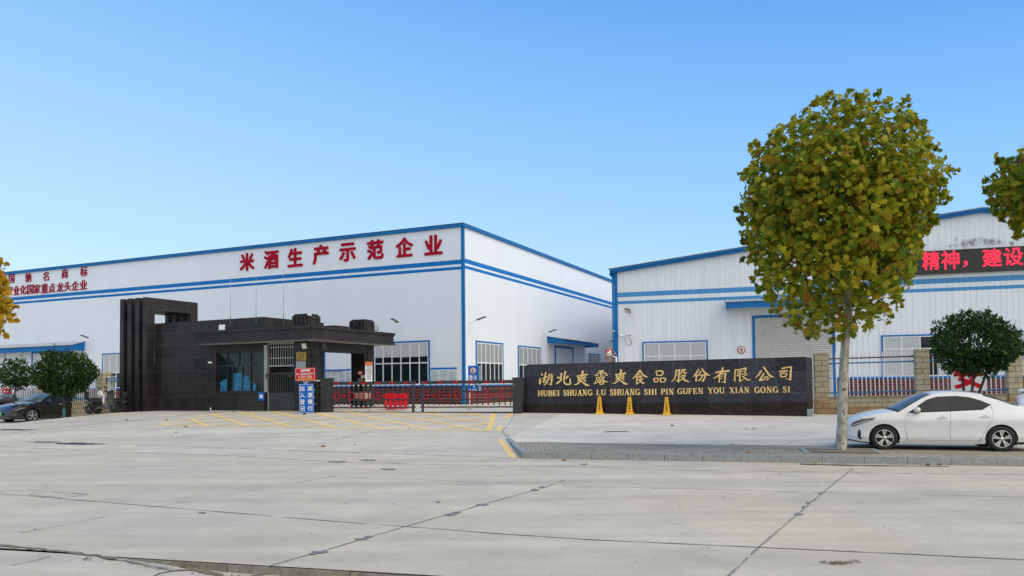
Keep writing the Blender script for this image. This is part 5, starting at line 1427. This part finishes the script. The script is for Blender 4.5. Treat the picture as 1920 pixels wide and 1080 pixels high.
# ------------------------------------------------------------------ cars
def tri_grid(m, poly, holes=(), dx=.11, dz=.09):
    """fill an x-z outline with small triangles; returns a temporary bmesh in the xz plane"""
    t = bmesh.new()
    loops = [[Vector((x, 0, z)) for x, z in poly]] + [[Vector((x, 0, z)) for x, z in h] for h in holes]
    tri = tessellate_polygon(loops); pts = [p for l in loops for p in l]
    V = [t.verts.new(p) for p in pts]
    for a in tri:
        try: t.faces.new([V[i] for i in a])
        except ValueError: pass
    x0 = min(p.x for p in pts); x1 = max(p.x for p in pts); z0 = min(p.z for p in pts); z1 = max(p.z for p in pts)
    def cut(co, no): bmesh.ops.bisect_plane(t, geom=t.verts[:] + t.edges[:] + t.faces[:], plane_co=co, plane_no=no, dist=1e-5)
    n = int((x1 - x0) / dx)
    for i in range(1, n): cut((x0 + (x1 - x0) * i / n, 0, 0), (1, 0, 0))
    n = int((z1 - z0) / dz)
    for i in range(1, n): cut((0, 0, z0 + (z1 - z0) * i / n), (0, 0, 1))
    return t
def lerp_tab(tab, x):
    if x <= tab[0][0]: return tab[0][1]
    for (a, b), (c, d) in zip(tab, tab[1:]):
        if x <= c:
            k = (x - a) / (c - a); return b + (d - b) * k
    return tab[-1][1]
def smooth_tab(tab, x, e=.05): return (lerp_tab(tab, x - e) + lerp_tab(tab, x) * 2 + lerp_tab(tab, x + e)) / 4

def make_car(name, label, paint, loc, yaw, WB=2.71, plate=None, closed_nose=False, sx=1.0, sz=1.0, alloy_black=True, group=None):
    """saloon: x runs from nose (-) to tail (+), front axle at x=0; y is across, z up"""
    car = thing(name, label, 'car', loc, yaw, group)
    kx = WB / 2.71 * sx
    HW = [(0.12, .80), (.22, .862), (.34, .897), (.39, .884), (.55, .890), (.74, .914), (.80, .896), (.90, .862), (.98, .815), (1.10, .745), (1.25, .655), (1.40, .560), (1.5, .5)]
    TAPER = [(-1.0, .60), (-.93, .66), (-.86, .76), (-.72, .87), (-.5, .945), (-.2, .985), (.2, 1.0), (2.6, 1.0), (3.0, .975), (3.4, .92), (3.6, .84), (3.72, .72)]
    def W(x, z): return smooth_tab(HW, z / sz, .022) * smooth_tab(TAPER, x / kx)
    NOSE = .88
    X = lambda L: [((x if x > -.4 else -.4 + (x + .4) * NOSE) * kx, z * sz) for x, z in L]
    AR = .375
    def arch(cx, n=12, a0=200, a1=-20):
        return [(cx + AR * math.cos(R(a0 + (a1 - a0) * i / n)) / kx * 1.0, .315 / sz + AR * math.sin(R(a0 + (a1 - a0) * i / n)) / sz) for i in range(n + 1)]
    EDGE_H = [(-.83, .64), (-.72, .71), (-.50, .79), (-.2, .855), (.1, .90), (.36, .925)]
    EDGE_A = [(.36, .925), (.70, 1.12), (.98, 1.27), (1.18, 1.345)]
    EDGE_R = [(1.18, 1.345), (1.45, 1.385), (1.8, 1.395), (2.1, 1.37), (2.38, 1.315)]
    EDGE_B = [(2.38, 1.315), (2.7, 1.215), (3.0, 1.105), (3.14, 1.065)]
    EDGE_T = [(3.14, 1.065), (3.3, 1.05), (3.5, 1.035), (3.62, 1.02)]
    WIN = [(.60, .915), (.86, 1.09), (1.06, 1.215), (1.3, 1.285), (1.75, 1.305), (2.05, 1.275), (2.30, 1.20), (2.50, 1.105), (2.30, .985), (1.6, .95)]
    sill = .215
    fa, ra = arch(0), arch(2.71)
    fender = [(-.90, .18), (-.93, .36), (-.90, .50), (-.83, .64)] + EDGE_H[1:] + [(.46, .965), (.585, .905), (.50, .78), (.485, .5), (.55, sill)] + [(fa[-1][0], sill)] + [p for p in reversed(fa) if p[1] > sill] + [(fa[0][0], .18)]
    fdoor = [(.595, .905), (1.572, .942), (1.547, .7), (1.532, .5), (1.552, sill + .033), (.558, sill + .033), (.490, .5), (.506, .78)]
    rdoor = [(1.579, .943), (2.31, .978), (2.505, 1.09), (2.544, .95), (2.504, .75), (2.384, .56), (2.284, .36), (2.204, sill + .033), (1.559, sill + .033), (1.539, .5), (1.554, .7)]
    rocker = [(fa[-1][0] + .002, .155), (ra[0][0] - .002, .165), (ra[0][0] - .002, sill + .028), (fa[-1][0] + .002, sill + .028)]
    quarter = [(2.55, .95), (2.515, 1.10), (2.53, 1.13), (2.7, 1.19), (3.0, 1.095)] + EDGE_T + [(3.69, .9), (3.72, .6), (3.70, .35), (3.62, .22), (ra[-1][0], .22)] + [p for p in reversed(ra) if p[1] > .22] + [(ra[0][0], sill), (2.21, sill), (2.29, .36), (2.39, .56), (2.51, .75)]
    rail_ = EDGE_A + EDGE_R[1:] + EDGE_B[1:-1] + [(2.7, 1.19), (2.53, 1.13), (2.50, 1.112), (2.30, 1.207), (2.05, 1.282), (1.75, 1.312), (1.3, 1.292), (1.06, 1.222), (.86, 1.097), (.585, .91), (.46, .965)]
    fglass = [(.80, .945), (.98, 1.115), (1.14, 1.215), (1.33, 1.262), (1.52, 1.275), (1.52, .962)]
    rglass = [(1.62, .968), (1.62, 1.278), (1.8, 1.28), (2.06, 1.248), (2.15, 1.22), (2.15, .99)]
    qglass = [(2.19, .995), (2.19, 1.205), (2.30, 1.165), (2.42, 1.10), (2.29, 1.01)]
    def side(name, poly, mat, parent, off=0.0, sides=(-1, 1), bulge=0.0):
        out = []
        for sd in sides:
            t = tri_grid(None, X(poly))
            for q in t.verts: q.co.y = sd * (W(q.co.x, q.co.z) + off)
            me = bpy.data.meshes.new(name); t.to_mesh(me); t.free(); me.materials.append(mat)
            # true surface normals, so that the panel shades as one pressed sheet
            nn = []
            for q in me.vertices:
                x, z = q.co.x, q.co.z; gx = (W(x + .05, z) - W(x - .05, z)) / .1; gzz = (W(x, z + .02) - W(x, z - .02)) / .04
                nn.append(Vector((-gx, sd, -gzz)).normalized())
            for p_ in me.polygons:
                p_.use_smooth = True
                if p_.normal.y * sd < 0: p_.flip()
            me.update(); me.normals_split_custom_set_from_vertices(nn)
            o = bpy.data.objects.new(name, me); C.objects.link(o); o.parent = parent
            out.append(o)
        return out
    P = M[paint]
    # dark inner shell that shows in the shut lines and wheel wells
    m = MB()
    m.box(-.55 * kx, 3.45 * kx, -.60, .60, .16, .80 * sz); m.build('chassis', M['black'], car)
    side('inner_side', fender, M['black'], car, -.03); side('inner_door', [(.5, .2), (2.6, .2), (2.6, .95), (.6, .91)], M['black'], car, -.03)
    side('fender', fender, P, car); side('rocker', rocker, P, car, -.01)
    side('rear_quarter', quarter, P, car); side('roof_rail', rail_, P, car)
    doors = side('front_door', fdoor, P, car) + side('rear_door', rdoor, P, car)
    side('window_surround', WIN, M['black'], car, -.012)
    side('side_glass', fglass, M['carglass'], car, -.003); side('side_glass', rglass, M['carglass'], car, -.003); side('side_glass', qglass, M['carglass'], car, -.003)
    def top(name, edge, mat, crown, bow0, bow1, n=14, inset=0.0, lift=0.0):
        rows = []; E_ = X(edge); L = []
        for (a, b), (c, d) in zip(E_, E_[1:]):
            for k in range(4): L.append((a + (c - a) * k / 4, b + (d - b) * k / 4))
        L.append(E_[-1])
        for i, (x, z) in enumerate(L):
            w = W(x, z) - inset; k = i / (len(L) - 1); bw = bow0 + (bow1 - bow0) * k; cr = crown[0] + (crown[1] - crown[0]) * k
            r_ = []
            for j in range(n + 1):
                t = -1 + 2 * j / n; e = 1 - abs(t) ** 2.6
                r_.append((x - bw * (1 - t * t), t * w, z + cr * e + lift))
            rows.append(r_)
        m = MB(); m.grid(rows); o = m.build(name, mat, car)
        md = o.modifiers.new('thickness', 'SOLIDIFY'); md.thickness = .004; md.offset = 0
        return o
    top('bonnet', EDGE_H, P, (.02, .065), .10, .16)
    top('windscreen', EDGE_A, M['windscreen'], (.065, .055), .16, .09)
    top('roof', EDGE_R, P, (.055, .055), .09, -.06)
    top('rear_window', EDGE_B, M['carglass'], (.055, .045), -.06, -.10)
    top('boot_lid', EDGE_T, P, (.045, .03), -.10, -.08)
    top('front_bumper', [(-.90, .18), (-.93, .36), (-.90, .50), (-.83, .64)], P, (0, .02), .10, .10)
    top('rear_bumper', [(3.62, 1.02), (3.69, .9), (3.72, .6), (3.70, .35), (3.62, .22)], P, (.03, 0), -.08, -.08)
    top('wiper_cowl', [(.33, .915), (.40, .95)], M['black'], (.068, .066), .17, .165, lift=.004)
    # front: grille, lamps, air slot
    if not closed_nose:
        def tg(name, x0, z0, x1, z1, mat, wfrac):
            rows = []
            for k in range(5):
                x = (x0 + (x1 - x0) * k / 4); z = z0 + (z1 - z0) * k / 4
                w = W(x * kx, z * sz) * wfrac
                rows.append([(x * kx - .10 * (1 - (t / 1.0 * wfrac) ** 2) - .012, t * w, z * sz + .0) for t in [-1 + 2 * j / 10 for j in range(11)]])
            m = MB(); m.grid(rows); m.build(name, mat, car)
        tg('grille', -.925, .40, -.865, .60, M['black'], .78); tg('air_intake', -.905, .20, -.925, .31, M['black'], .7)
    for sd in (-1, 1):
        HLp = [(-.845, .60), (-.80, .662), (-.55, .757), (-.20, .80), (-.26, .735), (-.55, .638), (-.80, .555)] if not closed_nose else [(-.84, .60), (-.6, .68), (-.3, .735), (-.32, .70), (-.6, .64), (-.84, .57)]
        o = side('headlight', HLp, M['headlamp'], car, .006, (sd,))[0]
        m = MB(); t = tri_grid(None, X([(-.80, .615), (-.5, .695), (-.3, .745), (-.5, .672), (-.8, .595)]), dx=.05)
        for q in t.verts: q.co.y = sd * (W(q.co.x, q.co.z) + .012)
        m.join(t); m.build('light_bar', M['whiteframe'], o)
        side('fog_slot', [(-.66, .46), (-.60, .50), (-.56, .26), (-.63, .25), (-.68, .33)] if not closed_nose else [(-.7, .4), (-.62, .46), (-.6, .3)], M['black'], car, .005, (sd,))
        side('tail_light', [(3.45, .80), (3.60, .86), (3.69, .86), (3.70, .74), (3.55, .72)], M['brightred'], car, .006, (sd,))
        side('chin', [(-.925, .22), (-.6, .165), (-.36, .15), (-.36, .175), (-.6, .195), (-.93, .25)], M['black'], car, .006, (sd,))
    # mirrors, handles
    for sd in (-1, 1):
        x, z = .78 * kx, .985 * sz; y = sd * (W(x, .93 * sz))
        m = MB(); m.sphere((x, y + sd * .10, z), .085, .13, .075, 14); mi = m.build('wing_mirror', P, car)
        m = MB(); m.bbox(x - .05, x + .06, y - .03 if sd > 0 else y - .12, y + .12 if sd > 0 else y + .03, z - .085, z - .05, .012); m.prism([(.585 * kx, y + sd * .01, .915 * sz), (.86 * kx, y + sd * .01, .93 * sz), (.80 * kx, y - sd * .02, 1.02 * sz)], (0, sd * .012, 0)); m.build('mirror_foot', M['black'], mi)
    for k, hx in enumerate((1.38, 2.36)):
        for i, sd in enumerate((-1, 1)):
            d = doors[k * 2 + i]; z = (.80 + .025 * k) * sz; y = sd * (W(hx * kx, z) + .02)
            m = MB(); m.bbox(hx * kx - .11, hx * kx + .11, y - .014, y + .014, z - .017, z + .017, .012); m.build('handle', P, d)
            m = MB(); m.sphere((hx * kx, sd * (W(hx * kx, z) - .006), z + .012), .05, .012, .035, 10); m.build('handle_cup', M['chromeshade'], d)
    # wheels
    for cx in (0, WB):
        for sd in (-1, 1):
            Mx = Matrix.Translation((cx, sd * .80, .318)) @ Matrix.Rotation(PI / 2 * (1 if sd < 0 else -1), 4, 'X')
            w_ = MB(); w_.lathe([(.205, -.10), (.30, -.10), (.322, -.06), (.322, .06), (.305, .095), (.275, .108), (.235, .100), (.218, .085)], 36, Mx); wh = w_.build('tyre', M['rubber'], car)
            m = MB(); m.lathe([(.222, .088), (.210, .092), (.204, .06), (.19, .02), (0, .015)], 36, Mx); rim = m.build('rim', M['black'], wh)
            m = MB()
            for k in range(5):
                for off in (-.13, .13):
                    a = 2 * PI * k / 5 + PI / 2 + off; a2 = 2 * PI * k / 5 + PI / 2 + off * 2.0
                    p0 = Vector((math.cos(a) * .035, math.sin(a) * .035, .075)); p1 = Vector((math.cos(a2 - off * .75) * .205, math.sin(a2 - off * .75) * .205, .085))
                    d = (p1 - p0).normalized(); q = Vector((-d.y, d.x, 0))
                    m.prism([p0 + q * .012, p0 - q * .012, p1 - q * .021, p1 + q * .021], (0, 0, .012), M=Mx)
            m.lathe([(.05, .07), (.045, .098), (0, .10)], 16, Mx); m.lathe([(.222, .088), (.218, .098), (.208, .098), (.204, .088)], 36, Mx)
            m.build('spokes', M['alloy'], rim)
            if cx > 1:
                m = MB(); m.bbox(WB + .31, WB + .335, sd * .78 - .12, sd * .78 + .12, .16, .42, .008); m.build('mud_flap', M['black'], car)
    if plate:
        m = MB(); m.bbox(-.945 * kx - .10 - .02, -.945 * kx - .075, -.24, .24, .36, .50, .006); pl = m.build('number_plate', M[plate], car)
        m = MB()
        for i in range(7): m.box(-.945 * kx - .1245, -.945 * kx - .1215, -.19 + i * .056, -.155 + i * .056, .395, .465)
        m.build('plate_print', M['black'], pl)
    return car
M['chromeshade'] = simple('shaded_grey_plastic', (.50, .51, .52), .35, var=.05)
# white saloon parked on the pavers
g0 = G(1658, 843, zpave); 
car_yaw = RYAW - R(2.0)
CS = .863
make_car('parked_car', 'white saloon parked on the pavers beside the plane tree, seen side on', 'carwhite', (g0.x - math.sin(car_yaw) * .8 * CS, g0.y + math.cos(car_yaw) * .8 * CS, zpave(*sn(g0.x, g0.y))), car_yaw, sz=1.075).scale = (CS, CS, CS)
# white car behind it, nose towards the road
q = at(1912, 737, 23.5)
yw = R(46); ca_, sa_ = math.cos(yw), math.sin(yw)
px_, py_ = q.x, q.y     # its outer mirror: local (.78, +.99)
make_car('parked_car', 'white car nosing out behind the white saloon, only mirror and bonnet edge in view', 'carwhite', (px_ - (ca_ * .78 - sa_ * .99), py_ - (sa_ * .78 + ca_ * .99), GZ(px_, py_)), yw)
# black hatch-nosed saloon on the west side
bz = zback(-31)
gb = at(66, 790, 36.0)
make_car('parked_car', 'low black car with green number plate parked nose-out behind the small round tree', 'carblack', (gb.x - .8 * math.cos(R(82)) * 0 - .78, gb.y + .1, 1.71 - 1.576), R(66), plate='plategreen', closed_nose=True, sz=.99)
gb2 = at(-12, 775, 40.0)
make_car('parked_car', 'dark saloon parked behind the low black car, roof and windows showing', 'cargrey', (gb2.x + .4, gb2.y - .6, 0.32), R(62))

# ------------------------------------------------------------------ scooters
def scooter(label, p, yaw, shield=True):
    t = thing('electric_scooter', label, 'scooter', p, yaw, 'scooters parked against the fence')
    RXs = lambda x, z: Matrix.Translation((x, 0, z)) @ RX
    for x in (-.62, .60):
        m = MB(); m.lathe([(.13, -.045), (.20, -.05), (.225, -.02), (.225, .02), (.20, .05), (.13, .045)], 22, RXs(x, .225)); w = m.build('wheel', M['rubber'], t)
        m = MB(); m.lathe([(0, -.03), (.135, -.03), (.14, .03), (0, .03)], 18, RXs(x, .225)); m.build('hub', M['darksteel'], w)
    m = MB(); m.bbox(-.35, .30, -.14, .14, .24, .32, .03); m.prism([(-.35, -.13, .30), (-.05, -.13, .34), (.12, -.13, .62), (.78, -.13, .58), (.70, -.13, .48), (.40, -.13, .40), (.30, -.13, .26)], (0, .26, 0)); m.build('body', M['scooterbody'], t)
    m = MB(); m.bbox(.06, .62, -.13, .13, .30, .62, .04); m.build('battery_case', M['black'], t)
    m = MB(); m.bbox(.08, .74, -.13, .13, .63, .73, .04); m.build('seat', M['black'], t)
    m = MB(); m.bbox(.72, .78, -.14, .14, .72, 1.02, .03); m.tube([(.74, 0, .62), (.76, 0, .9)], .02, 6); m.build('backrest', M['black'], t)
    m = MB(); m.tube([(-.62, .0, .24), (-.46, 0, .72), (-.40, 0, 1.0)], .028, 8); m.tube([(-.36, -.32, 1.06), (-.42, -.15, 1.0), (-.42, .15, 1.0), (-.36, .32, 1.06)], .018, 6); m.build('handlebar', M['darksteel'], t)
    m = MB(); m.prism([(-.50, -.16, .36), (-.44, -.17, .90), (-.38, -.14, 1.0), (-.36, -.14, .9), (-.40, -.16, .36)], (0, .32, 0)); m.sphere((-.50, 0, .92), .10, .19, .17, 14); m.build('leg_shield', M['white'] if shield else M['scooterbody'], t)
    m = MB(); m.lathe([(0, .19), (.06, .19), (.07, .1)], 12, Matrix.Translation((-.46, 0, .92)) @ Matrix.Rotation(R(-90), 4, 'Y')); m.build('headlight', M['lampglass'], t)
    m = MB(); m.prism([(.42, -.06, .47), (.92, -.06, .32), (.92, -.06, .30), (.42, -.06, .43)], (0, .12, 0)); m.build('mudguard', M['black'], t)
    for sy in (-1, 1):
        m = MB(); m.tube([(-.40, sy * .22, 1.03), (-.38, sy * .28, 1.18)], .008, 5); m.sphere((-.37, sy * .30, 1.22), .015, .055, .04, 10); m.build('mirror', M['black'], t)
    return t
p = at(191, 782, 34.4); scooter('grey electric scooter with its back to the viewer before the stone pillar', (p.x, p.y, GZ(p.x, p.y)), R(246), False)
p = at(206, 778, 35.8); scooter('white-fronted electric scooter squeezed between the other scooter and the granite pylon', (p.x, p.y, GZ(p.x, p.y)), R(62))

# ------------------------------------------------------------------ trees
def palmate(m, c, size, nrm, spin, fold=.25):
    """one five-lobed plane leaf, slightly cupped"""
    n = nrm.normalized(); a = n.orthogonal().normalized(); b = n.cross(a)
    ca, sa = math.cos(spin), math.sin(spin); ax, bx_ = a * ca + b * sa, b * ca - a * sa
    out = [(0, -.42), (.30, -.34), (.52, -.22), (.34, -.02), (.56, .22), (.27, .20), (0, .60), (-.27, .20), (-.56, .22), (-.34, -.02), (-.52, -.22), (-.30, -.34)]
    V = [m.v(c + ax * (x * size) + bx_ * (y * size) - n * (fold * size * (x * x + .5 * y * y) * random.uniform(.4, 2.0))) for x, y in out]
    cv = m.v(c)
    for i in range(len(V)): m._f([cv, V[i], V[(i + 1) % len(V)]])
def oval_leaf(m, c, size, d, nrm):
    n = nrm.normalized(); d = d.normalized(); s_ = n.cross(d).normalized()
    P = [c, c + d * size * .35 + s_ * size * .2, c + d * size * .75 + s_ * size * .15, c + d * size, c + d * size * .75 - s_ * size * .15, c + d * size * .35 - s_ * size * .2]
    V = [m.v(p) for p in P]; mid = m.v(c + d * size * .5 - n * size * .06)
    for i in range(6): m._f([mid, V[i], V[(i + 1) % 6]])
def rnd_dir():
    while True:
        v = Vector((random.uniform(-1, 1), random.uniform(-1, 1), random.uniform(-1, 1)))
        if .05 < v.length < 1: return v.normalized()
def limb(m, a, b, r0, r1, bend=.12, n=5):
    P = []; L = (b - a).length; off = rnd_dir() * L * bend
    for i in range(n + 1):
        t = i / n; P.append(a.lerp(b, t) + off * math.sin(t * PI) )
    m.tube(P, [r0 + (r1 - r0) * i / n for i in range(n + 1)], 7); return P

CROWN = [(-7, 180), (0, 180), (20, 208), (39, 200), (55, 226), (71, 231), (92, 238), (104, 222), (113, 206), (122, 214), (130, 216), (136, 206), (149, 212), (169, 198), (185, 190), (207, 205), (227, 226), (244, 254), (266, 262), (288, 242), (299, 218), (310, 186), (328, 150), (345, 160), (353, 172), (367, 190)]
def plane_tree(label, base, crown_c, rx, ry, rz, nleaf, leafmat, trunk_top=None, r0=.155, lsize=.17, seed=1, group='plane trees along the kerb', shape=None, lumps=1.0, sprays=46):
    random.seed(seed)
    base = Vector(base); cc = Vector(crown_c) - base
    t = thing('plane_tree', label, 'tree', base, 0, group)
    top = Vector((cc.x * .9, cc.y * .9, cc.z - rz * .62)) if trunk_top is None else Vector(trunk_top) - base
    m = MB(); P = []
    for i in range(15):
        k = i / 14; P.append(Vector((top.x * (k ** 1.2) + math.sin(k * 7) * .018, top.y * k, -.15 + (top.z + .15) * k)))
    m.tube(P, [r0 * (1.22 if i == 0 else 1.1 if i == 1 else 1.0 - .25 * i / 14) * (1 + random.uniform(-.03, .03)) for i in range(15)], 14)
    # central leader and limbs
    lead = limb(m, top, cc + Vector((0, 0, rz * .8)), r0 * .72, .02, .03, 8)
    limbs = []
    for k in range(22):
        q = lead[random.randint(0, 6)]; d = rnd_dir(); d.z = abs(d.z) * .7 + .25; d.normalize()
        e = q + Vector((d.x * rx * .52, d.y * ry * .52, d.z * rz * .5)); limbs.append(limb(m, q, e, .045, .010, .08))
    for k in range(60):
        q = random.choice(random.choice(limbs)[2:]); e = q + rnd_dir() * random.uniform(.35, .8); limb(m, q, e, .012, .004, .1, 3)
    m.build('trunk', M['bark'], t)
    m = MB(); LP = [(rnd_dir(), random.uniform(.05, .13) * lumps) for _ in range(34)]
    cnt = 0
    while cnt < nleaf:
        d = rnd_dir()
        rad = 1.0 + sum(h * math.exp(-((d - l).length / .26) ** 2) for l, h in LP) - .10
        if shape: rad = shape(d) * (.965 + (rad - .97) * .5)
        k = (random.random() ** .42)
        if k < .35: continue
        p = cc + Vector((d.x * rx, d.y * ry, d.z * rz)) * rad * k
        # thin places where the sky shows through
        if math.sin(p.x * 7.1 + 1.3 * p.z) * math.sin(p.z * 6.3 + p.y * 2.2 + 1.0) * math.sin(p.y * 5.9 + p.x) > .26: continue
        n = (d * .75 + rnd_dir() * .95 + Vector((0, -.2, .22)))
        palmate(m, p, lsize * random.uniform(.7, 1.3), n, random.uniform(0, 6.3)); cnt += 1
    # leafy shoots that break the outline
    for _ in range(sprays):
        d = rnd_dir(); rad = (shape(d) if shape else 1.0) * .93
        q = cc + Vector((d.x * rx, d.y * ry, d.z * rz)) * rad; g = (d + rnd_dir() * .5 + Vector((0, 0, .35))).normalized(); L = random.uniform(.06, .27)
        for k in range(int(5 + L * 22)):
            f = random.random() ** .7
            palmate(m, q + g * L * f + rnd_dir() * .09 * (1.15 - f), lsize * random.uniform(.6, 1.15), d * .5 + rnd_dir(), random.uniform(0, 6.3))
    m.build('crown', M[leafmat], t, recalc=False)
    return t
tb = G(1575, 846, zpave)
ty = tb.y
cc = at(1584, 405, ty)
sc_ = ty / FPX
def crown_shape(d):
    a = math.degrees(math.atan2(d.z, d.x)) % 360
    r = lerp_tab(CROWN, a); b = math.hypot(d.x, d.z)
    return (r * b * b + 168 * (1 - b * b)) / 200
cc = at(1577, 394, ty)
plane_tree('big plane tree in autumn leaf with pale trunk, standing by the white saloon', tb, cc, 200 * sc_, 200 * sc_, 200 * sc_, 11800, 'planeleaf', trunk_top=at(1591, 575, ty), seed=11, lsize=.15, r0=.115, shape=crown_shape, sprays=90)
cR = at(2003, 352, 17.2)
plane_tree('plane tree whose smaller crown enters beyond the gable peak', (cR.x, cR.y, .16), cR, 1.72, 1.72, 1.22, 3000, 'planeleaf', seed=23, lsize=.18)
cL = at(-62, 562, 25.0)
plane_tree('orange-leaved plane tree at the edge above the parked black car', (cL.x, cL.y, .2), cL, 1.35, 1.4, 1.75, 2600, 'orangeleaf', seed=31, lsize=.19, r0=.12)

def round_tree(label, base, crown_c, rx, ry, rz, nleaf, stems, seed, lsize=.10, painted=False, shoots=0):
    random.seed(seed); base = Vector(base); cc = Vector(crown_c) - base
    t = thing('round_tree', label, 'tree', base, 0, 'small dark evergreen trees')
    m = MB()
    for k in range(stems):
        a = 2 * PI * k / max(1, stems); e = cc + Vector((math.cos(a) * rx * .35 * (stems > 1), math.sin(a) * ry * .35 * (stems > 1), -rz * .35))
        s0 = Vector((math.cos(a) * .05 * (stems > 1), math.sin(a) * .05 * (stems > 1), -.1))
        m.tube([s0, s0.lerp(e, .45) + Vector((0, 0, .1)), e], [.055, .045, .03], 8)
        for _ in range(9): limb(m, e, cc + Vector((random.uniform(-.8, .8) * rx, random.uniform(-.8, .8) * ry, random.uniform(-.3, .8) * rz)), .025, .006, .1, 4)
    tr = m.build('trunk', M['darkbark'], t)
    if painted:
        m = MB(); m.tube([(0, 0, 0), (0, 0, .55)], .066, 8); m.build('painted_band', M['teal'], tr)
    m = MB(); LP = [(rnd_dir(), random.uniform(.06, .26)) for _ in range(30)]
    tw = 0; per = 7
    while tw < nleaf // per:
        d = rnd_dir(); rad = .90 + sum(h * math.exp(-((d - l).length / .28) ** 2) for l, h in LP)
        if d.z < 0: rad *= 1 - .25 * abs(d.z)
        k = random.random() ** .35
        if k < .4: continue
        c = cc + Vector((d.x * rx, d.y * ry, d.z * rz)) * rad * k
        tip = (d + rnd_dir() * .7 + Vector((0, 0, .4))).normalized()
        for i in range(per):
            dd = (tip * .8 + rnd_dir() * 1.0); oval_leaf(m, c + tip * random.uniform(-.06, .06), lsize * random.uniform(.7, 1.25), dd, (dd.cross(rnd_dir()) + Vector((0, 0, .8))))
        tw += 1
    for k in range(shoots):
        a = random.uniform(0, 2 * PI); c = cc + Vector((math.cos(a) * rx * random.uniform(.1, .75), math.sin(a) * ry * .6, rz * random.uniform(.78, .95)))
        for j in range(12):
            dd = (rnd_dir() + Vector((0, 0, .9))); oval_leaf(m, c + Vector((random.uniform(-.03, .03), random.uniform(-.03, .03), j * .035)), lsize * .9, dd, dd.cross(rnd_dir()) + Vector((0, 0, .5)))
    m.build('crown', M['darkleaf'], t, recalc=False)
    return t
yR = 24.6; k = yR / FPX
cR2 = at(1829, 651, yR); bR = at(1815, 770, yR)
round_tree('dark glossy round tree with forked stems before the 安 board, behind the white saloon', (bR.x, bR.y, GZ(bR.x, bR.y)), (cR2.x, cR2.y, cR2.z), 82 * k, 82 * k, 70 * k, 15000, 3, 41, .115, shoots=0)
yA = 34.0; k = yA / FPX
cA = at(121, 705, yA); bA = G(120, 787)
round_tree('round dark tree with teal-painted trunk in front of the low black car', (at(120, 787, yA).x, yA, 1.71 - 61 * k), (cA.x, cA.y, cA.z), 57 * k, 57 * k, 48 * k, 13000, 1, 43, .125, painted=True, shoots=2)
yB = 36.5; k = yB / FPX
cB = at(32, 705, yB)
round_tree('smaller sparse round tree between the two dark parked cars', (at(17, 760, yB).x, yB, .15), (cB.x, cB.y, cB.z), 31 * k, 31 * k, 33 * k, 3600, 1, 47, .12, shoots=2)
# tree pit round the plane tree
pm = MB(); s_, n_ = sn(tb.x, tb.y)
rows = []
for j in range(5):
    rows.append([(*xy(s_ - .70 + 1.4 * i / 6, n_ - .52 + 1.04 * j / 4), zpave(s_, n_ - .52 + 1.04 * j / 4) + .012 + .03 * math.exp(-((i - 3) / 2) ** 2 - ((j - 2) / 1.3) ** 2)) for i in range(7)])
pm.grid(rows); tag(pm.build('tree_pit_soil', M['soil']), kind='structure')
pm = MB(); Mp = Matrix.Translation((tb.x, tb.y, zpave(s_, n_))) @ Matrix.Rotation(RYAW, 4, 'Z')
for a in ((-.82, -.70, -.58, .62), (.70, .82, -.58, .62), (-.70, .70, .52, .62)): pm.box(*a, -.1, .022, M=Mp)
tag(pm.build('tree_pit_kerb', M['kerb']), kind='structure')

# ------------------------------------------------------------------ fallen leaves, each its own
random.seed(5)
first = None
LV = [(1400, 805), (1261, 799, ), (1413, 805), (1373, 834), (1403, 849.5), (1480, 832), (1528, 870), (1740, 872.5), (1761, 872), (590, 1063), (606, 838), (665, 834), (60, 812), (95, 791), (200, 787), (238, 786), (313, 790), (348, 801), (330, 811), (438, 785), (544, 789), (571, 793), (669, 785), (692, 784.5), (766, 805), (742, 769), (1058, 864), (1170, 778)]
for i, L_ in enumerate(LV):
    u, v = L_[0], L_[1]
    f = zpave if (v > 826 and v < 858 and u > 1000) else (nearz if v > 1050 and u < 700 else gz)
    p = G(u, v, f)
    if first is None:
        m = MB(); random.seed(9); palmate(m, Vector((0, 0, .02)), .16, Vector((.1, .1, 1)), .3, .5); o = m.build('fallen_leaf', M['deadleaf'], None, recalc=False); first = o
    else:
        o = first.copy(); C.objects.link(o)
    o.location = (p.x, p.y, p.z + .012); o.rotation_euler = (random.uniform(-.5, .5), random.uniform(-.5, .5), random.uniform(0, 6.3))
    s1 = random.uniform(.5, .85) * (1.25 if v < 810 else 1.0); o.scale = (s1, s1, s1)
    tag(o, 'dry brown leaf lying on the concrete', 'leaf', 'fallen leaves scattered on the concrete')
# straw litter on the road
m = MB()
for _ in range(60):
    c = G(1575 + random.gauss(0, 14), 1057 + random.gauss(0, 1.6)); a = random.uniform(0, 6.3); d = Vector((math.cos(a), math.sin(a), 0)) * random.uniform(.01, .035)
    m.tube([c - d + Vector((0, 0, .008)), c + d + Vector((0, 0, .012))], .003, 4)
tag(m.build('straw_litter', M['crackdirt']), 'small scatter of straw on the near road concrete', 'litter', kind='stuff')

# tree belt on the far side of the camera: mirrored in the window panes and car paint
random.seed(77)
m = MB()
for i in range(46):
    c0 = xy(-75 + i * 3.4 + random.uniform(-1, 1), -24 + random.uniform(-4, 2)); hh = random.uniform(5.5, 10)
    for _ in range(130):
        d = rnd_dir(); p = Vector((c0.x, c0.y, hh * .55)) + Vector((d.x * 2.6, d.y * 2.2, d.z * hh * .5)) * random.random() ** .3
        oval_leaf(m, p, random.uniform(.7, 1.3), rnd_dir(), rnd_dir())
tag(m.build('treeline', M['darkleaf'], None, recalc=False), 'belt of dark trees across the road behind the viewpoint', 'trees', kind='stuff')
